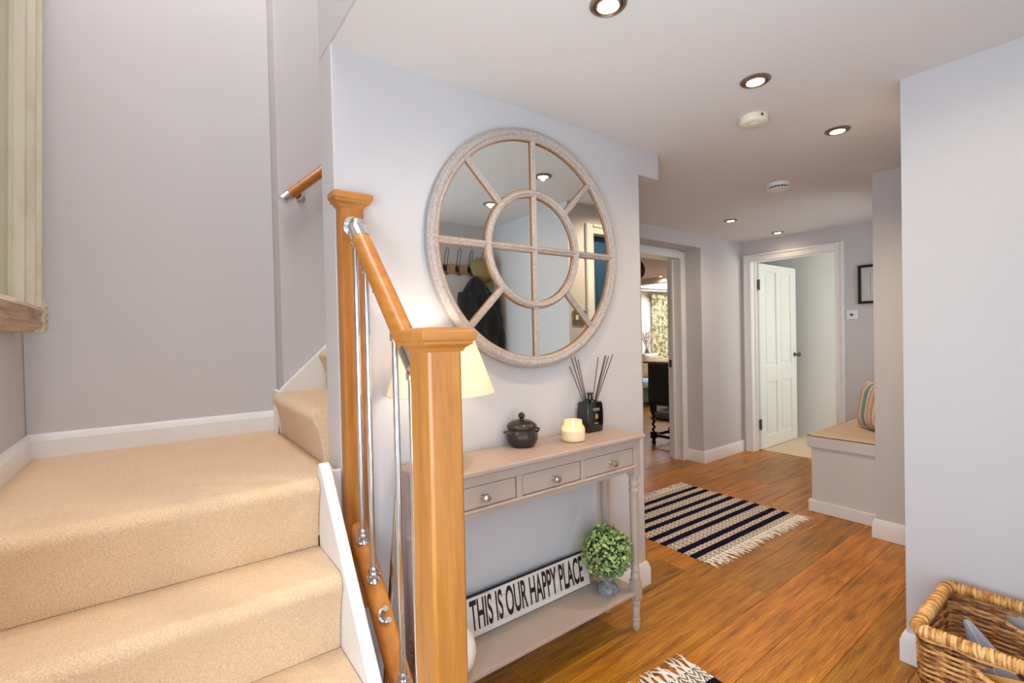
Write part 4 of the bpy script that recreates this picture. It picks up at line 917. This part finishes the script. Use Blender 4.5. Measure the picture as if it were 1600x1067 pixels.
for k in range(20):
    a = 2*math.pi*k/20; B().tube([(3.33+.0615*math.cos(a), 1.46+.0615*math.sin(a), CE-.023), (3.33+.0615*math.cos(a), 1.46+.0615*math.sin(a), CE-.036)], .002, 6).build('slot_rib', M_plastic, ds)
# ================================================================ CREAM FRAMED MIRROR ON THE LEFT WALL
fm = thing('framed_mirror', (-.38, 1.9, 1.38), 'tall mirror in a fluted cream frame on the left stair wall', 'mirror')
fz0, fz1, fy1, fy0 = 1.382, 3.05, 2.505, 1.30
tilt = Matrix.Translation((-.413, 0, fz0)) @ Matrix.Rotation(R(1.5), 4, 'Y') @ Matrix.Translation((.413, 0, -fz0))
def fbuild(b, name, mat, parent=None, **k): b.xf(tilt); return b.build(name, mat, parent or fm, **k)
fl = [(0, 0), (0, .048), (.008, .062), (.024, .064), (.032, .046), (.044, .044), (.052, .070), (.064, .080), (.084, .080), (.092, .058), (.104, .056), (.112, .070), (.132, .072), (.142, .048), (.154, .046), (.162, .056), (.174, .054), (.182, .030), (.190, .024), (.190, 0)]
for e, s_ in ((fy1, -1), (fy0, 1)):
    fbuild(B().prism([(-.413+d, e+s_*u*1.25) for u, d in fl], 'z', fz0+.09, fz1-.09), 'fluted_side', M_cream, smooth=25)
bl = [(0, 0), (0, .050), (.012, .058), (.018, .075), (.034, .079), (.040, .068), (.056, .064), (.064, .074), (.080, .078), (.092, .066), (.104, .050), (.112, .032), (.112, 0)]
for z, s_ in ((fz0, 1), (fz1, -1)):
    fbuild(B().prism([(-.413+d, z+s_*u) for u, d in bl], 'y', fy0+.05, fy1-.045), 'moulded_rail', M_gilt, smooth=25)
for yy in (fy1-.05, fy0-.002):
    for z in (fz0-.004, fz1-.118):
        cb = fbuild(B().box(-.413, -.335, yy, yy+.052, z, z+.125), 'corner_block', M_cream, bevel=.004)
        for j in range(4):
            o_ = B(); o_.add(*sphere((-.346, yy+.054, z+.022+.027*j), .017, 12, 8)); fbuild(o_, 'carved_boss', M_gilt, cb)
M_tint = pm('aged_mirror_glass', L(206, 208, 188), .05, 1.0)
fbuild(B().box(-.404, -.394, fy0+.2, fy1-.2, fz0+.09, fz1-.09), 'mirror_glass', M_tint, smooth=None)
# ================================================================ COAT HOOKS, JACKET, CAP (seen in the round mirror)
HY = -.43
hk = thing('coat_rack', (1.9, HY, 1.88), 'wooden coat rail with black wire hooks reflected in the round mirror', 'coat rack')
B().box(1.30, 2.29, HY+.0005, HY+.018, 1.868, 1.945).build('rail', pm('pinkish_oak_rail', L(176, 132, 104), .55, var=.1, vscale=20), hk, bevel=.003)
for hx in (1.395, 1.512, 1.629, 1.746, 1.863, 1.98, 2.097, 2.214):
    b = B().box(hx-.018, hx+.018, HY+.017, HY+.024, 1.885, 1.928)
    b.tube([(hx+.012, HY+.022, 1.905), (hx+.014, HY+.05, 1.99), (hx+.012, HY+.075, 2.055), (hx, HY+.08, 2.07), (hx-.012, HY+.075, 2.055), (hx-.014, HY+.05, 1.99), (hx-.012, HY+.022, 1.905)], .003, 6)
    b.tube([(hx+.009, HY+.022, 1.90), (hx+.009, HY+.035, 1.855), (hx+.008, HY+.065, 1.848), (hx, HY+.072, 1.866), (hx-.008, HY+.065, 1.848), (hx-.009, HY+.035, 1.855), (hx-.009, HY+.022, 1.90)], .003, 6); b.build('hook', M_black, hk)
# jacket: a draped shell hung from one hook
jk = thing('dark_jacket', (2.075, HY+.12, 1.15), 'black jacket hanging from the coat rail, seen in the round mirror', 'jacket')
M_jack = pm('black_cotton_cloth', L(12, 12, 16), .85, var=.25, vscale=14, sheen=.2)
def jac(u, v):
    a = 2*math.pi*v; z = 1.835-.85*u; wd = .02+.20*min(1, u*2.6)**.7+.03*u; dp = .018+.075*min(1, u*3)**.7
    fold = 1+.16*math.sin(a*5+u*9)+.10*math.sin(a*9-u*14)
    return (2.10+.05*u+wd*math.cos(a)*(1+.05*math.sin(u*13)), HY+.115+dp*math.sin(a)*fold, z+.02*math.cos(a)*u)
b = B().grid(jac, 40, 48); b.build('body', M_jack, jk, smooth=80)
for s_, xo in ((1, .15), (-1, -.13)):
    def slv(u, v, s_=s_, xo=xo):
        a = 2*math.pi*v; r = .055-.012*u; return (2.11+xo+s_*.055*math.sin(u*1.6)+r*math.cos(a)*(1+.1*math.sin(u*20)), HY+.14+.045*math.sin(a)*(1+.12*math.sin(u*17+a)), 1.70-.55*u)
    b = B().grid(slv, 26, 18); b.build('sleeve', M_jack, jk, smooth=80)
B().tube([(2.097, HY+.065, 1.866), (2.098, HY+.08, 1.85), (2.10, HY+.105, 1.835)], .003, 6).build('hanging_loop', M_jack, jk)
M_cap = pm('olive_tweed', L(140, 122, 76), .95, var=.15, vscale=120, bump=.5, bscale=300)
cp = thing('tweed_cap', (2.215, HY+.09, 1.80), 'olive tweed cap on the end hook, seen in the round mirror', 'cap')
def capf(u, v):
    a = 2*math.pi*v; th = math.pi*u; k = 1+.06*math.sin(3*a)+.05*mnoise.noise(Vector((math.cos(a)*2, math.sin(a)*2, u*3)))
    return (2.195+.118*math.sin(th)*math.cos(a)*k, HY+.085+.062*math.cos(th), 1.905+.105*math.sin(th)*math.sin(a)*k)
b = B().grid(capf, 20, 32); b.build('crown', M_cap, cp, smooth=80)
def peak(u, v): x = (u-.5)*.2; return (2.215+x, HY+.05+.045*v+.03*(1-(2*u-1)**2)*v, 1.835-.095*v*(1-.6*(2*u-1)**2)+.02*(2*u-1)**2)
b = B().grid(peak, 14, 6); b.build('peak', M_cap, cp, smooth=80, solid=.006)
b = B(); b.add(*sphere((2.192, HY+.15, 1.908), .008, 12, 8)); b.build('button', M_cap, cp)
swp = thing('side_switch', (2.46, .585, 1.40), 'pewter switch plate beside the blue door, seen in the round mirror', 'switch')
B().box(2.395, 2.515, .576, .584, 1.40, 1.505).build('plate', pm('aged_nickel_plate', L(150, 136, 118), .35, .9), swp, bevel=.003)
for xx in (2.43, 2.48): B().box(xx-.012, xx+.012, .583, .589, 1.435, 1.47).build('rocker', M_plastic, swp, bevel=.002)
# ================================================================ SITTING ROOM THROUGH THE DOORWAY
cb = thing('twist_leg_cabinet', (4.90, 3.31, 0), 'black cabinet on barley-twist legs inside the sitting room doorway', 'cabinet')
M_ebony = pm('black_lacquer_wood', L(14, 12, 14), .35)
kx0, kx1, ky0, ky1 = 4.685, 5.12, 3.05, 3.565
B().box(kx0, kx1, ky0, ky1, .50, .965).build('body', M_ebony, cb, bevel=.004)
B().box(kx0-.035, kx1+.02, ky0, ky1+.04, .965, .99).build('top', wood('worn_brown_top', L(150, 96, 58), L(176, 122, 80), L(104, 62, 34), 'y', .35, .2, .8, False), cb, bevel=.006)
B().prism([(kx0-.012, .478), (kx0-.018, .486), (kx0-.012, .50), (kx1, .50), (kx1, .478)], 'y', ky0, ky1+.012).build('base_moulding', M_ebony, cb)
dd = B().box(kx0-.008, kx0+.002, ky0+.03, ky1-.03, .53, .94).build('door', M_ebony, cb, bevel=.003); B().box(kx0-.013, kx0-.006, ky0+.08, ky1-.08, .58, .89).build('panel', M_ebony, dd, bevel=.004)
for lx in (kx0+.04, kx1-.04):
    for ly in (ky0+.04, ky1-.04):
        g = B().box(lx-.028, lx+.028, ly-.028, ly+.028, .385, .48).box(lx-.028, lx+.028, ly-.028, ly+.028, .072, .15)
        g.lathe([(0, 0), (.017, 0), (.026, .012), (.027, .03), (.016, .045), (.022, .058), (.020, .074)], (lx, ly, 0), 18)
        nz = 60; n8 = 14; vs = []
        for i in range(nz+1):
            z = .148+.24*i/nz; tw = i/nz*math.pi*2*3.6
            for k in range(n8): a = 2*math.pi*k/n8; vs.append((lx+.009*math.cos(tw)+.016*math.cos(a), ly+.009*math.sin(tw)+.016*math.sin(a), z))
        g.add(vs, [(i*n8+k, i*n8+(k+1) % n8, i*n8+n8+(k+1) % n8, i*n8+n8+k) for i in range(nz) for k in range(n8)])
        g.build('twist_leg', M_ebony, cb, smooth=45)
for a in ((kx0+.068, kx1-.068, ky0+.026, ky0+.054), (kx0+.068, kx1-.068, ky1-.054, ky1-.026), (kx0+.026, kx0+.054, ky0+.068, ky1-.068), (kx1-.054, kx1-.026, ky0+.068, ky1-.068)): B().box(a[0], a[1], a[2], a[3], .092, .128).build('stretcher', M_ebony, cb, bevel=.004)
# round pet bed
pb = thing('pet_bed', (6.42, 4.42, 0), 'grey round pet bed on the sitting room floor', 'pet bed'); M_pet = pm('grey_fleece', L(104, 106, 116), .95, var=.2, vscale=30, bump=.6, bscale=120)
B().tube([Vector((6.42+.27*math.cos(a), 4.42+.27*math.sin(a), .066)) for a in [2*math.pi*k/40 for k in range(40)]], .065, 14, closed=True).build('bolster', M_pet, pb, smooth=70)
B().lathe([(0, .002), (.26, .002), (.27, .03), (.22, .055), (0, .062)], (6.42, 4.42, 0), 36).build('pad', M_pet, pb, smooth=70)
# sofa with throw, cushion
so = thing('green_sofa', (7.9, 5.75, 0), 'sofa with dark green seat and tan back beyond the black cabinet', 'sofa')
M_green = pm('dark_green_velvet', L(74, 92, 50), .85, var=.15, vscale=20, sheen=.5); M_tan = pm('tan_leather', L(186, 124, 72), .5, var=.1, vscale=10)
B().box(6.62, 9.0, 5.34, 6.2, .085, .36).build('seat_base', M_green, so, bevel=.03, seg=3)
B().box(6.62, 9.0, 6.0, 6.24, .34, .78).build('backrest', M_tan, so, bevel=.05, seg=3)
for x0 in (7.44, 8.22): B().box(x0-.78, x0-.01, 5.40, 6.02, .36, .455).build('seat_cushion', M_tan, so, bevel=.035, seg=3)
for x0 in (6.72, 8.9):
    for y0 in (5.44, 6.14): B().lathe([(.014, 0), (.022, .09)], (x0, y0, 0), 12).build('foot', M_nickel, so)
def thr(u, v):
    y = 5.30+.36*u; z = .470+.006*math.sin(v*22); x = 6.86+.62*v+.05*u
    if u < .12: y = 5.322; z = .35+(u/.12)*.112
    return (x, y, z)
b = B().grid(thr, 30, 40); tag(b.build('blue_throw', pm('pale_blue_knit', L(150, 196, 214), .9, var=.2, vscale=22), smooth=70, solid=.008), 'pale blue throw over the sofa seat', 'throw')
M_cc = pm('cream_patterned_linen', L(226, 214, 190), .9, var=.22, vscale=34)
pillow('cream_cushion', M_cc, Matrix.Translation((7.70, 5.83, .70)) @ Matrix.Rotation(R(12), 4, 'X'), .48, .18, 'cream patterned cushion on the sofa', 'cushion', 4)
pillow('white_cushion', pm('white_linen', L(238, 236, 230), .9, var=.04, vscale=20), Matrix.Translation((7.13, 5.85, .665)) @ Matrix.Rotation(R(10), 4, 'X'), .40, .16, 'white cushion at the left end of the sofa', 'cushion', 9)
# side table with dried flowers
tb = thing('side_table', (8.70, 6.62, 0), 'small pale side table behind the sofa under the dried flowers', 'table')
M_pine = pm('pale_pine', L(206, 180, 140), .5, var=.1, vscale=20)
B().box(8.40, 9.00, 6.42, 6.82, .76, .79).build('top', M_pine, tb, bevel=.004)
for x0 in (8.43, 8.93):
    for y0 in (6.45, 6.75): B().box(x0, x0+.04, y0, y0+.04, 0, .76).build('leg', M_pine, tb)
fv = thing('flower_vase', (8.66, 6.6, .79), 'vase of dried purple and cream stems in front of the curtain', 'flowers')
B().lathe([(0, 0), (.05, 0), (.062, .03), (.055, .10), (.036, .15), (.042, .17), (.036, .17), (.03, .15), (0, .03)], (8.66, 6.6, .79), 28).build('vase', pm('slate_glaze', L(92, 100, 112), .3), fv, smooth=60)
rg = random.Random(21)
M_purple = pm('dried_purple', L(134, 84, 100), .9); M_straw = pm('dried_straw', L(206, 182, 140), .9)
for k in range(22):
    a = rg.uniform(-1, 1); tip = Vector((8.66+a*.34, 6.6+rg.uniform(-.16, .10), .79+.45+.30*rg.random()*(1-abs(a)*.5))); root = Vector((8.66, 6.6, .86)); pts = bez(root, root+Vector((a*.06, 0, .25)), tip, 8); mt = M_purple if k % 2 else M_straw
    b = B().tube(pts, .0022, 5)
    for j in range(26):
        u = .45+.55*rg.random(); i = min(7, int(u*8)); p = pts[i].lerp(pts[i+1], u*8-i); d = Vector((rg.gauss(0, 1), rg.gauss(0, 1), rg.gauss(.6, .6))).normalized(); b.tube([p, p+d*(.022 if mt is M_purple else .03)], [.006 if mt is M_purple else .002, .0012], 4)
    b.build('stem', mt, fv, smooth=None)
# curtain on a pole
cu = thing('floral_curtain', (10.2, 7.11, .1), 'cream curtain with green floral print on a wooden pole', 'curtain')
m = bpy.data.materials.new('floral_print_linen'); t = NT(m); v = t.coords((1, 1, 1)); f = t.noise(v, 11, 3, .6); g = t.noise(v, 26, 2, .5)
c_ = t.mix(t.ramp(f, [(.5, (0, 0, 0, 1)), (.56, (1, 1, 1, 1))]), L(236, 226, 196), L(156, 150, 96)); c_ = t.mix(t.ramp(g, [(.58, (0, 0, 0, 1)), (.62, (1, 1, 1, 1))]), c_, L(110, 106, 62)); t.l(c_, t.b.inputs['Base Color']); t.b.inputs['Roughness'].default_value = .9
def cur(u, v): return (9.58+.62*u, 7.10+.045*math.sin(u*52)+.014*math.sin(u*31+v*2), 2.20-2.08*v)
b = B().grid(cur, 110, 14); b.build('cloth', m, cu, smooth=70, solid=.006)
def pel(u, v): return (9.50+.72*u, 7.06+.04*math.sin(u*60), 2.235-.10*v+.012*math.sin(u*40))
b = B().grid(pel, 90, 5); b.build('heading', m, cu, smooth=70, solid=.006)
B().tube([(9.46, 7.11, 2.225), (10.9, 7.11, 2.225)], .016, 12).add(*sphere((9.44, 7.11, 2.225), .03)).build('pole', pm('brown_pole', L(140, 104, 66), .5), cu)
B().box(9.51, 9.53, 7.11, 7.199, 2.215, 2.235).box(10.85, 10.87, 7.11, 7.199, 2.215, 2.235).build('pole_bracket', M_pewter, cu)
# wicker pendant in the sitting room
pn = thing('wicker_pendant', (4.80, 3.70, 2.02), 'dark woven wicker pendant light inside the sitting room', 'pendant light')
M_dw = wick('dark_twig_wicker', L(104, 66, 40), L(140, 94, 60), L(50, 30, 18))
PCX, PCY, PCZ = 4.690, 3.76, 2.10
b = B(); rg = random.Random(8)
for k in range(60):
    ax_ = Vector((rg.gauss(0, 1), rg.gauss(0, 1), rg.gauss(0, .7))).normalized(); u_ = ax_.orthogonal().normalized(); v_ = ax_.cross(u_); r_ = .135*(.92+.12*rg.random())
    b.tube([Vector((PCX, PCY, PCZ))+(u_*math.cos(a)+v_*math.sin(a))*r_ for a in [2*math.pi*j/24 for j in range(24)]], .004, 5, closed=True)
o = b.build('woven_globe', M_dw, pn); o['kind'] = 'stuff'
B().tube([(PCX, PCY, PCZ+.12), (PCX, PCY, CE-.012)], .003, 6).lathe([(0, CE-.0005), (.04, CE-.0005), (.035, CE-.02), (0, CE-.022)], (PCX, PCY, 0), 20).build('flex', M_black, pn)
